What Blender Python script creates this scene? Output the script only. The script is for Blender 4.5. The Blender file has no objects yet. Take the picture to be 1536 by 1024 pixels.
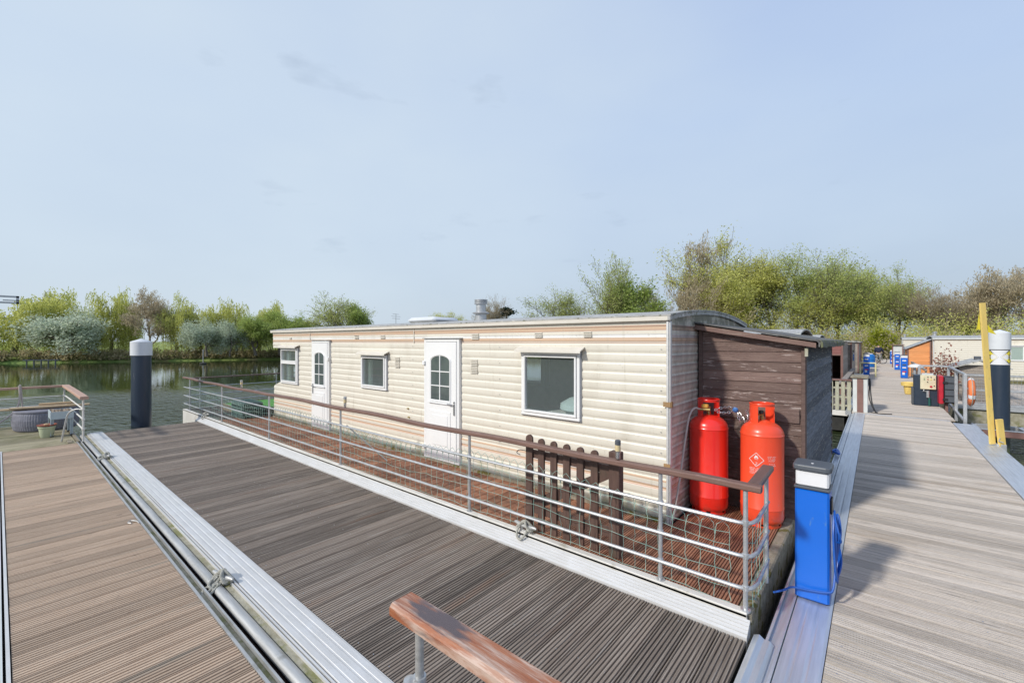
import bpy, math, random
import numpy as np
from mathutils import Vector, Matrix
random.seed(7)
C = bpy.context.scene.collection
R = math.radians
PI = math.pi

# ------------------------------------------------------------------ helpers
ORI = {}
class MB:
    def __init__(s): s.v = []; s.f = []; s.r = []; s.cur = 0.5
    def add(s, vs, fs):
        o = len(s.v); s.v += [tuple(p) for p in vs]
        for f in fs: s.f.append([o + i for i in f]); s.r.append(s.cur)
        return s
    def box(s, x0, x1, y0, y1, z0, z1, b=0.0):
        if b:
            return s.bevbox(x0, x1, y0, y1, z0, z1, b)
        return s.add([(x0,y0,z0),(x1,y0,z0),(x1,y1,z0),(x0,y1,z0),(x0,y0,z1),(x1,y0,z1),(x1,y1,z1),(x0,y1,z1)],
              [(0,3,2,1),(4,5,6,7),(0,1,5,4),(1,2,6,5),(2,3,7,6),(3,0,4,7)])
    def bevbox(s, x0, x1, y0, y1, z0, z1, b):
        vs = []
        def ring(z, k): return [(x0+k+(b if i in(0,) else 0), y0+k, z) for i in (9,)]
        def oct_(z, i):
            return [(x0+i+b,y0+i,z),(x1-i-b,y0+i,z),(x1-i,y0+i+b,z),(x1-i,y1-i-b,z),(x1-i-b,y1-i,z),(x0+i+b,y1-i,z),(x0+i,y1-i-b,z),(x0+i,y0+i+b,z)]
        for z, i in ((z0,b),(z0+b,0),(z1-b,0),(z1,b)): vs += oct_(z, i)
        fs = [tuple(range(7,-1,-1)), tuple(range(24,32))]
        for k in range(3):
            for j in range(8):
                a = k*8+j; c = k*8+(j+1)%8
                fs.append((a, c, c+8, a+8))
        return s.add(vs, fs)
    def tube(s, pts, r, n=8, cap=True):
        pts = [Vector(p) for p in pts]
        rs = r if isinstance(r, (list, tuple)) else [r]*len(pts)
        up = None; vs = []; fs = []
        for i, p in enumerate(pts):
            d = (pts[min(i+1,len(pts)-1)] - pts[max(i-1,0)])
            if d.length < 1e-9: d = Vector((0,0,1))
            d.normalize()
            if up is None:
                up = d.cross(Vector((0,0,1)))
                if up.length < .05: up = Vector((1,0,0))
                up.normalize()
            up = (up - d*up.dot(d)); up.normalize(); w = d.cross(up)
            for k in range(n):
                a = 2*PI*k/n; vs.append(p + (up*math.cos(a) + w*math.sin(a))*rs[i])
        for i in range(len(pts)-1):
            for k in range(n):
                fs.append((i*n+k, i*n+(k+1)%n, (i+1)*n+(k+1)%n, (i+1)*n+k))
        if cap:
            fs.append(tuple(range(n-1,-1,-1))); fs.append(tuple(range((len(pts)-1)*n, len(pts)*n)))
        return s.add(vs, fs)
    def lathe(s, prof, c=(0,0,0), n=32, cap=True):
        vs = []; fs = []
        for r, z in prof:
            for k in range(n):
                a = 2*PI*k/n; vs.append((c[0]+r*math.cos(a), c[1]+r*math.sin(a), c[2]+z))
        for i in range(len(prof)-1):
            for k in range(n):
                fs.append((i*n+k, i*n+(k+1)%n, (i+1)*n+(k+1)%n, (i+1)*n+k))
        if cap:
            fs.append(tuple(range(n-1,-1,-1))); fs.append(tuple(range((len(prof)-1)*n, len(prof)*n)))
        return s.add(vs, fs)
    def prism(s, poly, axis, a, b):          # extrude 2D poly along axis ('x': poly=(y,z), 'y': (x,z), 'z': (x,y))
        def P(p, t): return {'x':(t,p[0],p[1]),'y':(p[0],t,p[1]),'z':(p[0],p[1],t)}[axis]
        n = len(poly); vs = [P(p,a) for p in poly]+[P(p,b) for p in poly]
        fs = [tuple(range(n-1,-1,-1)), tuple(range(n,2*n))]+[(i,(i+1)%n,n+(i+1)%n,n+i) for i in range(n)]
        return s.add(vs, fs)
    def torus(s, c, R0, r, axis='x', n=24, m=10, a0=0, a1=2*PI, flat=1.0):
        pts = []
        full = abs(a1-a0-2*PI) < 1e-6
        vs = []; fs = []
        cnt = n if full else n+1
        for i in range(cnt):
            a = a0+(a1-a0)*i/n
            for k in range(m):
                b = 2*PI*k/m; rr = R0+r*math.cos(b); h = r*math.sin(b)*flat
                u, v = rr*math.cos(a), rr*math.sin(a)
                q = {'x':(h,u,v),'y':(u,h,v),'z':(u,v,h)}[axis]
                vs.append((c[0]+q[0],c[1]+q[1],c[2]+q[2]))
        for i in range(n):
            for k in range(m):
                j = (i+1)%cnt
                fs.append((i*m+k, j*m+k, j*m+(k+1)%m, i*m+(k+1)%m))
        return s.add(vs, fs)
    def build(s, name, mat, parent=None, smooth=False, origin=None, bevel=0):
        if parent is not None: o = ORI[parent.as_pointer()]
        elif origin: o = Vector(origin)
        else:
            a = np.array(s.v); mn = a.min(0); mx = a.max(0); o = Vector(((mn[0]+mx[0])/2,(mn[1]+mx[1])/2,mn[2]))
        me = bpy.data.meshes.new(name)
        me.from_pydata([(p[0]-o[0],p[1]-o[1],p[2]-o[2]) for p in s.v], [], s.f)
        at = me.attributes.new('rnd', 'FLOAT', 'FACE'); at.data.foreach_set('value', s.r)
        me.materials.append(mat)
        if smooth: me.shade_smooth()
        me.update()
        ob = bpy.data.objects.new(name, me); C.objects.link(ob)
        if smooth and smooth != 'all':
            me.set_sharp_from_angle(angle=R(35))
        if parent is not None: ob.parent = parent
        else: ob.location = o
        ORI[ob.as_pointer()] = o
        if bevel:
            m = ob.modifiers.new('bev','BEVEL'); m.width = bevel; m.segments = 2; m.limit_method='ANGLE'
        return ob

def tag(o, label=None, cat=None, group=None, kind=None):
    if label: o['label'] = label
    if cat: o['category'] = cat
    if group: o['group'] = group
    if kind: o['kind'] = kind
    return o
def thing(name, loc, label, cat, group=None, kind=None):
    o = bpy.data.objects.new(name, None); C.objects.link(o); o.location = loc
    o.empty_display_size = .1
    ORI[o.as_pointer()] = Vector(loc)
    return tag(o, label, cat, group, kind)
def copy_tree(o, parent=None):
    c = o.copy(); C.objects.link(c)
    if parent: c.parent = parent
    for ch in list(o.children): copy_tree(ch, c)
    return c
def smoothpts(P, k=6):
    P = [Vector(p) for p in P]; Q = [P[0]*2-P[1]] + P + [P[-1]*2-P[-2]]; out = []
    for i in range(1, len(Q)-2):
        a, b, c, d = Q[i-1:i+3]
        for j in range(k):
            t = j/k
            out.append(.5*((2*b)+(c-a)*t+(2*a-5*b+4*c-d)*t*t+(3*b-a-3*c+d)*t**3))
    out.append(P[-1]); return out

# ------------------------------------------------------------------ materials
def mat(name, c1, c2=None, rough=.6, metal=0., scale=5., stretch=(1,1,1), bump=0., bscale=40., c3=None, s3=3., t3=.62,
        rnd=0., spec=.5, w3=.04, coat=0.):
    m = bpy.data.materials.new(name); m.use_nodes = True; nt = m.node_tree; N = nt.nodes; L = nt.links
    b = N['Principled BSDF']; b.inputs['Roughness'].default_value = rough; b.inputs['Metallic'].default_value = metal
    b.inputs['Specular IOR Level'].default_value = spec; b.inputs['Coat Weight'].default_value = coat
    tc = N.new('ShaderNodeTexCoord'); mp = N.new('ShaderNodeMapping'); mp.inputs['Scale'].default_value = stretch
    L.new(tc.outputs['Object'], mp.inputs['Vector'])
    def noise(sc, det=5, src=mp):
        n = N.new('ShaderNodeTexNoise'); n.inputs['Scale'].default_value = sc; n.inputs['Detail'].default_value = det
        n.inputs['Roughness'].default_value = .6
        L.new(src.outputs[0] if src is mp else tc.outputs['Object'], n.inputs['Vector']); return n
    c2 = c2 or tuple(x*.82 for x in c1)
    n1 = noise(scale); rp = N.new('ShaderNodeValToRGB'); rp.color_ramp.elements[0].position = .35; rp.color_ramp.elements[1].position = .66
    rp.color_ramp.elements[0].color = (*c1,1); rp.color_ramp.elements[1].color = (*c2,1)
    L.new(n1.outputs['Fac'], rp.inputs['Fac']); col = rp.outputs['Color']
    if rnd:
        a = N.new('ShaderNodeAttribute'); a.attribute_name = 'rnd'
        mr = N.new('ShaderNodeMapRange'); mr.inputs['To Min'].default_value = 1-rnd; mr.inputs['To Max'].default_value = 1+rnd
        L.new(a.outputs['Fac'], mr.inputs['Value'])
        vm = N.new('ShaderNodeVectorMath'); vm.operation = 'SCALE'
        L.new(col, vm.inputs[0]); L.new(mr.outputs[0], vm.inputs['Scale']); col = vm.outputs[0]
    if c3:
        n3 = noise(s3, 8); r3 = N.new('ShaderNodeValToRGB'); r3.color_ramp.elements[0].position = t3; r3.color_ramp.elements[1].position = t3+w3
        L.new(n3.outputs['Fac'], r3.inputs['Fac'])
        mx = N.new('ShaderNodeMix'); mx.data_type = 'RGBA'; L.new(r3.outputs['Color'], mx.inputs['Factor'])
        L.new(col, mx.inputs['A']); mx.inputs['B'].default_value = (*c3,1); col = mx.outputs['Result']
    L.new(col, b.inputs['Base Color'])
    if bump:
        nb = noise(bscale, 4); bm = N.new('ShaderNodeBump'); bm.inputs['Strength'].default_value = bump; bm.inputs['Distance'].default_value = .01
        L.new(nb.outputs['Fac'], bm.inputs['Height']); L.new(bm.outputs['Normal'], b.inputs['Normal'])
    m['_c'] = 0
    return m
def colnode(m):  # (node tree, current colour socket, principled)
    nt = m.node_tree; b = nt.nodes['Principled BSDF']; return nt, b.inputs['Base Color'].links[0].from_socket, b
def overlay(m, c, ns, lo, hi, strength=1., stretch=(1,1,1), zrange=None):
    """paint a second noise-shaped patch colour (stain, moss, wear) over material m; zrange keeps it between two heights"""
    nt, cs, b = colnode(m); N = nt.nodes; L = nt.links
    tc = N.new('ShaderNodeTexCoord'); mp = N.new('ShaderNodeMapping'); mp.inputs['Scale'].default_value = stretch
    L.new(tc.outputs['Object'], mp.inputs['Vector'])
    n = N.new('ShaderNodeTexNoise'); n.inputs['Scale'].default_value = ns; n.inputs['Detail'].default_value = 7; n.inputs['Roughness'].default_value = .65
    L.new(mp.outputs[0], n.inputs['Vector'])
    mr = N.new('ShaderNodeMapRange'); mr.inputs['From Min'].default_value = lo; mr.inputs['From Max'].default_value = hi
    mr.inputs['To Max'].default_value = strength
    L.new(n.outputs['Fac'], mr.inputs['Value']); f = mr.outputs[0]
    if zrange:
        sp = N.new('ShaderNodeSeparateXYZ'); L.new(tc.outputs['Object'], sp.inputs[0])
        z = N.new('ShaderNodeMapRange'); z.inputs['From Min'].default_value = zrange[0]; z.inputs['From Max'].default_value = zrange[1]
        L.new(sp.outputs['Z'], z.inputs['Value'])
        mu = N.new('ShaderNodeMath'); mu.operation = 'MULTIPLY'; L.new(f, mu.inputs[0]); L.new(z.outputs[0], mu.inputs[1]); f = mu.outputs[0]
    mx = N.new('ShaderNodeMix'); mx.data_type = 'RGBA'; L.new(f, mx.inputs['Factor']); L.new(cs, mx.inputs['A']); mx.inputs['B'].default_value = (*c,1)
    L.new(mx.outputs['Result'], b.inputs['Base Color']); return m

M = {}
# decking boards: colour varies per board, streaks run along the board
M['deck_grey'] = overlay(mat('grey_decking', (.19,.148,.115), (.315,.26,.21), .75, scale=2.2, stretch=(32,.9,1), rnd=.30, bump=.5, bscale=60), (.44,.385,.325), 3.0, .56, .64, .8, stretch=(38,.5,1))
overlay(M['deck_grey'], (.30,.16,.09), 1.2, .60, .72, .4, stretch=(5,.4,1))
M['deck_tan'] = overlay(mat('tan_decking', (.45,.325,.225), (.57,.435,.315), .75, scale=2.5, stretch=(30,1.1,1), rnd=.18, bump=.5, bscale=60), (.16,.10,.07), 3.2, .62, .72, .6, stretch=(3,1.2,1))
overlay(M['deck_tan'], (.27,.24,.19), 1.1, .61, .69, .6, stretch=(7,.35,1))
M['deck_green'] = overlay(mat('algae_decking', (.36,.31,.20), (.48,.43,.29), .8, scale=2.5, stretch=(8,.8,1), rnd=.2, bump=.4), (.17,.17,.06), 1.5, .5, .65, .6)
M['deck_pier'] = overlay(mat('pale_pier_decking', (.43,.375,.315), (.56,.505,.45), .8, scale=2.0, stretch=(.8,30,1), rnd=.18, bump=.5, bscale=60), (.22,.19,.165), 2.4, .56, .64, .7, stretch=(.6,26,1))
overlay(M['deck_pier'], (.58,.54,.50), 2.1, .58, .64, .6, stretch=(.5,40,1))
overlay(M['deck_pier'], (.34,.26,.18), 1.2, .56, .72, .45, stretch=(.6,1.2,1))
M['deck_red'] = overlay(mat('red_brown_decking', (.31,.135,.075), (.42,.205,.12), .6, scale=2.5, stretch=(9,.8,1), rnd=.25, bump=.4), (.13,.05,.035), 1.3, .5, .68, .6)
M['deck_old'] = mat('dark_old_decking', (.12,.10,.085), (.20,.17,.14), .8, scale=3, stretch=(8,1,1), rnd=.3, bump=.4)
M['alu'] = overlay(mat('aluminium', (.66,.65,.635), (.58,.575,.56), .5, .35, scale=3, stretch=(1.5,12,12), bump=.12, bscale=30), (.70,.71,.72), 2.5, .5, .7, .6)
M['alu_y'] = overlay(mat('aluminium_pier_edge', (.50,.53,.57), (.62,.65,.69), .42, .6, scale=3, stretch=(14,.7,12), bump=.12, bscale=30), (.40,.37,.33), 2.0, .58, .72, .5)
M['alu_dull'] = overlay(mat('dull_aluminium', (.40,.40,.39), (.55,.55,.54), .5, .6, scale=4, stretch=(.8,8,8), bump=.15), (.20,.19,.15), 4, .58, .7, .7)
M['galv'] = mat('galvanised_steel', (.44,.45,.46), (.56,.57,.58), .42, .6, scale=14, bump=.1)
M['moss'] = mat('mossy_channel', (.24,.22,.15), (.38,.36,.28), .95, scale=9, c3=(.19,.19,.08), s3=5, t3=.52, w3=.1, bump=.8, bscale=60)
M['moss_wood'] = mat('mossy_timber_edge', (.20,.17,.12), (.32,.28,.21), .95, scale=12, c3=(.12,.10,.02), s3=9, t3=.56, w3=.05, bump=.8, bscale=50)
M['white_hull'] = overlay(mat('off_white_hull', (.60,.58,.53), (.70,.68,.64), .5, scale=3, bump=.1), (.30,.27,.18), 3, .58, .72, .7, stretch=(1.5,1.5,4))
M['float'] = mat('black_float', (.02,.02,.02), (.04,.04,.035), .8)
M['rail_wood'] = overlay(mat('brown_painted_handrail', (.155,.085,.065), (.20,.115,.09), .5, scale=4, stretch=(1,8,8), bump=.3, bscale=40), (.42,.30,.24), 2.6, .62, .67, .75, stretch=(1.2,14,14))
M['rail_wood_y'] = overlay(mat('brown_painted_handrail_side', (.13,.08,.065), (.16,.10,.085), .45, scale=4, stretch=(8,1,8), bump=.2, bscale=40), (.36,.27,.22), 2.6, .66, .70, .6, stretch=(14,1.2,14))
M['pink_wood'] = mat('faded_handrail', (.40,.24,.17), (.50,.33,.25), .6, scale=5, stretch=(2,2,6), c3=(.28,.15,.10), s3=5)
M['worn_wood'] = mat('worn_varnished_handrail', (.27,.08,.032), (.40,.14,.055), .38, scale=3, stretch=(1.5,22,22), bump=.3, bscale=30, coat=.25)
M['pvc'] = overlay(mat('white_door_plastic', (.80,.80,.79), (.77,.77,.76), .3, scale=2), (.50,.49,.45), 5, .62, .78, .5, stretch=(1,1,.4))
M['pvc_grey'] = mat('grey_seal', (.30,.31,.33), None, .5)
M['chrome'] = mat('door_metal', (.6,.6,.6), None, .25, .9)
M['trim'] = overlay(mat('cream_trim', (.62,.58,.50), (.68,.64,.57), .45, scale=4), (.36,.32,.25), 6, .6, .75, .6)
M['roof'] = overlay(mat('grey_roof_sheet', (.34,.335,.32), (.44,.435,.42), .6, scale=6, bump=.3, c3=(.18,.18,.13), s3=14, t3=.56), (.62,.60,.55), 8, .58, .66, .8)
M['lining'] = mat('interior_wall', (.66,.66,.63), None, .8)
M['fabric'] = mat('pale_bedding', (.55,.68,.66), (.48,.60,.60), .9)
M['curtain'] = mat('pale_curtain', (.55,.62,.55), (.48,.55,.48), .9, scale=8, stretch=(10,10,.5))
M['redcyl'] = overlay(mat('orange_red_enamel', (.85,.082,.028), (.80,.07,.025), .32, scale=3, bump=.04, bscale=20, coat=.3), (.62,.10,.05), 9, .66, .7, .5)
M['redcyl2'] = mat('glossy_red_enamel', (.82,.028,.014), (.76,.024,.013), .28, scale=3, bump=.03, bscale=20, coat=.5)
M['white_print'] = mat('white_print', (.82,.80,.78), None, .5)
M['brass'] = mat('brass', (.5,.38,.15), None, .35, .8)
M['orange_pl'] = mat('amber_plastic', (.80,.42,.08), None, .4)
M['black'] = mat('black_plastic', (.02,.02,.022), None, .45)
M['steel'] = mat('chain_steel', (.55,.55,.56), None, .3, .9)
M['hose'] = mat('pale_hose', (.42,.36,.33), (.50,.44,.40), .6, scale=20)
M['blue'] = overlay(mat('blue_pedestal_plastic', (.003,.13,.62), (.003,.12,.56), .38, scale=2, bump=.03), (.03,.17,.50), 12, .66, .72, .5)
overlay(M['blue'], (.10,.22,.45), 30, .64, .70, .6, stretch=(1,1,.25))
overlay(M['redcyl'], (.22,.08,.04), 14, .48, .60, .8, zrange=(.14,.02))
overlay(M['redcyl2'], (.22,.06,.04), 14, .50, .62, .8, zrange=(.12,.02))
overlay(M['redcyl'], (.50,.16,.12), 26, .66, .72, .6)
overlay(M['redcyl2'], (.42,.05,.04), 20, .66, .72, .5)
M['bluehose'] = mat('blue_hose', (.01,.10,.45), None, .4)
M['charcoal'] = mat('charcoal_plastic', (.075,.085,.10), (.09,.10,.115), .45, bump=.05)
M['lens'] = mat('frosted_lamp_lens', (.74,.74,.75), (.70,.70,.71), .35)
M['pile'] = overlay(mat('dark_blue_pile', (.018,.032,.055), (.028,.042,.065), .38, scale=2, stretch=(3,3,.6), bump=.05), (.10,.12,.13), 5, .64, .72, .5, stretch=(4,4,.8))
M['pilecap'] = overlay(mat('white_pile_cap', (.66,.68,.70), (.60,.62,.64), .45, scale=4), (.40,.40,.38), 7, .62, .72, .5)
M['shed'] = overlay(mat('purple_brown_boards', (.16,.103,.088), (.225,.155,.13), .75, scale=4, stretch=(1.2,8,14), rnd=.2, bump=.9, bscale=18), (.46,.38,.35), 3.6, .60, .635, .9, stretch=(1.5,4,11))
overlay(M['shed'], (.055,.048,.035), 2.2, .42, .60, .8, stretch=(1,1,1.2), zrange=(1.05,.55))
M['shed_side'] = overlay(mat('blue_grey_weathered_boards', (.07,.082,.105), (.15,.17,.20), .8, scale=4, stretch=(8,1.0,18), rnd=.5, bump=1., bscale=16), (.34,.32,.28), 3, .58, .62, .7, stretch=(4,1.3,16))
M['shed_trim'] = mat('brown_shed_trim', (.10,.065,.055), (.15,.10,.085), .8, scale=6, stretch=(1,1,6), bump=.5)
M['fascia'] = overlay(mat('weathered_fascia', (.17,.10,.085), (.24,.16,.13), .8, scale=4, stretch=(1,6,10), bump=.5), (.33,.27,.22), 3, .58, .66, .7, stretch=(1,8,14))
M['felt'] = overlay(mat('mossy_roof_felt', (.10,.10,.085), (.17,.17,.15), .95, scale=14, bump=.6), (.12,.14,.03), 7, .48, .62, .8)
M['felt_dark'] = mat('dark_roof_felt', (.10,.10,.10), (.15,.15,.145), .95, scale=14, bump=.6)
M['gate'] = overlay(mat('dark_brown_gate', (.085,.046,.036), (.125,.072,.055), .7, scale=4, stretch=(8,8,1), bump=.4), (.05,.05,.03), 4, .55, .7, .5)
M['net'] = mat('green_wire_mesh', (.16,.32,.27), (.36,.46,.40), .5, scale=20)
M['rope'] = mat('weathered_rope', (.36,.35,.30), (.50,.49,.43), .95, scale=60, bump=1., bscale=180, c3=(.22,.22,.12), s3=20)
M['yellow'] = mat('yellow_paint', (.82,.60,.18), (.76,.54,.15), .55, scale=5, stretch=(4,4,.8), c3=(.55,.42,.16), s3=8)
M['brightyellow'] = mat('bright_yellow', (.80,.66,.04), None, .5)
M['rawwood'] = mat('raw_planks', (.50,.36,.20), (.58,.44,.28), .8, scale=4, stretch=(8,1,8))
M['rattan'] = mat('grey_rattan', (.15,.15,.18), (.22,.22,.26), .7, scale=8, bump=.5)
M['zinc'] = mat('pale_metal_planter', (.40,.48,.52), (.48,.55,.58), .5, .2)
M['soil'] = mat('soil_and_pebbles', (.16,.12,.08), (.36,.30,.24), .95, scale=30, bump=1)
M['pot'] = mat('pale_green_pot', (.42,.46,.30), (.48,.52,.36), .7, c3=(.25,.20,.10), s3=8)
M['terracotta'] = mat('terracotta', (.30,.09,.06), (.40,.14,.09), .7)
M['turf'] = mat('artificial_turf', (.08,.25,.05), (.11,.32,.07), .95, scale=20, bump=1, bscale=200)
M['crate'] = mat('dark_green_crate', (.015,.035,.035), (.03,.06,.055), .6)
M['picket'] = mat('mossy_picket', (.36,.35,.25), (.46,.45,.36), .85, scale=6, stretch=(6,6,1), c3=(.24,.26,.10), s3=6, bump=.4)
M['redshed'] = mat('red_brown_shed', (.20,.075,.065), (.26,.11,.10), .75, scale=4, stretch=(1,6,10), rnd=.15, bump=.4)
M['greyshed'] = mat('grey_trellis_boards', (.22,.19,.16), (.34,.30,.26), .85, scale=5, stretch=(6,1,8), rnd=.2, bump=.5)
M['orangeshed'] = mat('fresh_orange_larch', (.62,.24,.075), (.72,.32,.12), .65, scale=4, stretch=(1,4,12), rnd=.14, bump=.3)
M['panelwhite'] = mat('pale_panel', (.62,.64,.62), (.55,.57,.55), .5)
M['brownpanel'] = mat('brown_panel', (.17,.09,.075), (.22,.12,.10), .6)
M['cream_cab'] = mat('cream_control_panel', (.72,.66,.46), None, .45)
M['redbox'] = mat('red_plastic_lid', (.55,.02,.04), None, .4)
M['ring'] = mat('orange_lifebuoy', (.85,.22,.07), (.78,.20,.07), .55)
M['skin'] = mat('skin', (.55,.34,.25), None, .6)
M['navy'] = mat('navy_jacket', (.012,.016,.04), (.018,.024,.055), .9)
M['beige'] = mat('light_trousers', (.38,.36,.30), None, .9)
M['hair'] = mat('grey_hair', (.35,.33,.31), None, .9)
M['rubber'] = mat('rubber', (.02,.02,.02), None, .8)
M['glassdark'] = mat('dark_door_glass', (.075,.095,.095), (.12,.15,.14), .05, spec=.8, scale=3)
M['bark'] = mat('bark', (.14,.12,.095), (.22,.19,.15), .95, scale=3, bump=.6, bscale=10)
M['twig'] = mat('pale_twigs', (.30,.26,.21), (.42,.36,.29), .95, scale=2, rnd=.25)
overlay(M['pile'], (.11,.13,.055), 6, .38, .60, .85, zrange=(.62,.22))
M['cabinet'] = mat('dark_blue_cabinet', (.018,.032,.055), (.028,.042,.065), .4)
M['foam'] = mat('blue_water_drum', (.01,.16,.50), None, .4)
M['tape'] = mat('brown_tape', (.36,.22,.10), None, .6)

def leafmat(name, a, b):
    m = bpy.data.materials.new(name); m.use_nodes = True; nt = m.node_tree; N = nt.nodes; L = nt.links
    p = N['Principled BSDF']; p.inputs['Roughness'].default_value = .65; p.inputs['Specular IOR Level'].default_value = .25
    at = N.new('ShaderNodeAttribute'); at.attribute_name = 'rnd'
    rp = N.new('ShaderNodeValToRGB'); rp.color_ramp.elements[0].color = (*a,1); rp.color_ramp.elements[1].color = (*b,1)
    L.new(at.outputs['Fac'], rp.inputs['Fac']); L.new(rp.outputs['Color'], p.inputs['Base Color'])
    t = N.new('ShaderNodeBsdfTranslucent'); L.new(rp.outputs['Color'], t.inputs['Color'])
    mx = N.new('ShaderNodeMixShader'); mx.inputs[0].default_value = .5
    L.new(p.outputs[0], mx.inputs[1]); L.new(t.outputs[0], mx.inputs[2]); L.new(mx.outputs[0], N['Material Output'].inputs['Surface'])
    return m
M['lf_willow'] = leafmat('willow_leaves', (.42,.45,.12), (.76,.76,.26))
M['lf_silver'] = leafmat('silver_leaves', (.42,.50,.36), (.72,.78,.62))
M['lf_green'] = leafmat('spring_green_leaves', (.28,.38,.09), (.52,.60,.20))
M['lf_olive'] = leafmat('olive_leaves', (.44,.46,.12), (.76,.75,.26))
M['lf_mid'] = leafmat('mid_green_leaves', (.36,.42,.12), (.62,.66,.25))
M['lf_dark'] = leafmat('dark_conifer_needles', (.02,.045,.03), (.05,.09,.055))
M['lf_brown'] = leafmat('budding_brown_twigs', (.38,.32,.21), (.62,.54,.38))
M['lf_lime'] = leafmat('lime_hedge_leaves', (.22,.26,.02), (.44,.46,.05))
M['reed'] = leafmat('dry_reeds_and_scrub', (.20,.22,.07), (.55,.45,.29))

def glass():
    m = bpy.data.materials.new('window_glass'); m.use_nodes = True; nt = m.node_tree; N = nt.nodes; L = nt.links
    N.remove(N['Principled BSDF'])
    t = N.new('ShaderNodeBsdfTransparent'); t.inputs[0].default_value = (.84,.88,.87,1)
    g = N.new('ShaderNodeBsdfGlossy'); g.inputs['Roughness'].default_value = .01
    fr = N.new('ShaderNodeLayerWeight'); fr.inputs['Blend'].default_value = .5
    pw = N.new('ShaderNodeMath'); pw.operation = 'POWER'; pw.inputs[1].default_value = 3.; L.new(fr.outputs['Facing'], pw.inputs[0])
    ma = N.new('ShaderNodeMath'); ma.operation = 'MULTIPLY_ADD'; ma.inputs[1].default_value = .75; ma.inputs[2].default_value = .07; L.new(pw.outputs[0], ma.inputs[0])
    mx = N.new('ShaderNodeMixShader'); L.new(ma.outputs[0], mx.inputs[0]); L.new(t.outputs[0], mx.inputs[1]); L.new(g.outputs[0], mx.inputs[2])
    df = N.new('ShaderNodeBsdfDiffuse'); df.inputs[0].default_value = (.42,.50,.50,1); m9 = N.new('ShaderNodeMixShader'); m9.inputs[0].default_value = .17
    L.new(mx.outputs[0], m9.inputs[1]); L.new(df.outputs[0], m9.inputs[2])
    L.new(m9.outputs[0], N['Material Output'].inputs['Surface']); return m
M['glass'] = glass()

def siding(name, pink=False, plain=False):
    m = bpy.data.materials.new(name); m.use_nodes = True; nt = m.node_tree; N = nt.nodes; L = nt.links
    b = N['Principled BSDF']; b.inputs['Roughness'].default_value = .42
    tc = N.new('ShaderNodeTexCoord'); sp = N.new('ShaderNodeSeparateXYZ'); L.new(tc.outputs['Object'], sp.inputs[0])
    # heights are in metres above the pontoon deck (object origin at z=0)
    dv = N.new('ShaderNodeMath'); dv.operation = 'DIVIDE'; dv.inputs[1].default_value = 2.2; L.new(sp.outputs['Z'], dv.inputs[0])
    rp = N.new('ShaderNodeValToRGB'); rp.color_ramp.interpolation = 'CONSTANT'
    cream = (.70,.66,.565); peach = (.60,.43,.30); pk = (.46,.28,.21); wh = (.80,.79,.76)
    st = [(0,cream),(.395,pk),(.403,peach),(.425,wh),(.435,cream),(.465,peach),(.49,pk),(.497,cream)]
    if not plain: st = st + [(1.775,pk),(1.781,cream),(1.795,pk),(1.80,peach),(1.832,pk),(1.838,wh),(1.868,cream),(1.905,pk),(1.911,peach),(1.945,pk),(1.951,cream)]
    if plain: st = [(0,cream),(1.80,peach),(1.84,cream)]
    el = rp.color_ramp.elements
    while len(el) > 1: el.remove(el[-1])
    el[0].position = 0; el[0].color = (*cream,1)
    for z, c in st[1:]:
        e = el.new(z/2.2); e.color = (*c,1)
    L.new(dv.outputs[0], rp.inputs['Fac'])
    n = N.new('ShaderNodeTexNoise'); n.inputs['Scale'].default_value = 2.2; n.inputs['Detail'].default_value = 8
    mp = N.new('ShaderNodeMapping'); mp.inputs['Scale'].default_value = (1.5,1.5,.5); L.new(tc.outputs['Object'], mp.inputs[0]); L.new(mp.outputs[0], n.inputs['Vector'])
    mr = N.new('ShaderNodeMapRange'); mr.inputs['From Min'].default_value = .54; mr.inputs['From Max'].default_value = .8; mr.inputs['To Max'].default_value = .5
    L.new(n.outputs['Fac'], mr.inputs['Value'])
    mx = N.new('ShaderNodeMix'); mx.data_type='RGBA'; L.new(mr.outputs[0], mx.inputs['Factor']); L.new(rp.outputs['Color'], mx.inputs['A']); mx.inputs['B'].default_value = (.46,.42,.34,1)
    L.new(mx.outputs['Result'], b.inputs['Base Color'])
    overlay(m, (.42,.38,.31), 3.5, .60, .74, .5, stretch=(6,6,.35))
    overlay(m, (.33,.33,.13), 7, .42, .62, .75, stretch=(1,1,.6), zrange=(.34,.1))       # algae near the skirt
    overlay(m, (.40,.36,.28), 30, .60, .70, .45, stretch=(1,1,1))
    if pink:
        # reddish-grey streaks printed along each rib of the end wall and black mould below the roof
        ml = N.new('ShaderNodeMath'); ml.operation='FRACT'; m2 = N.new('ShaderNodeMath'); m2.operation='DIVIDE'; m2.inputs[1].default_value=.098
        L.new(sp.outputs['Z'], m2.inputs[0]); L.new(m2.outputs[0], ml.inputs[0])
        lt = N.new('ShaderNodeMapRange'); lt.inputs['From Min'].default_value=.62; lt.inputs['From Max'].default_value=.9; lt.inputs['To Max'].default_value=.6
        L.new(ml.outputs[0], lt.inputs['Value'])
        _, cs, _ = colnode(m)
        m3 = N.new('ShaderNodeMix'); m3.data_type='RGBA'; L.new(lt.outputs[0], m3.inputs['Factor']); L.new(cs, m3.inputs['A']); m3.inputs['B'].default_value=(.36,.22,.20,1)
        L.new(m3.outputs['Result'], b.inputs['Base Color'])
        overlay(m, (.05,.06,.04), 4, .36, .52, .95, stretch=(1,1,1), zrange=(1.86,2.02))
        overlay(m, (.06,.055,.05), 5, .40, .66, .5, stretch=(1,1,.4))
    return m
M['siding'] = siding('cream_ribbed_siding')
M['siding_end'] = siding('cream_ribbed_siding_end', True)
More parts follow.
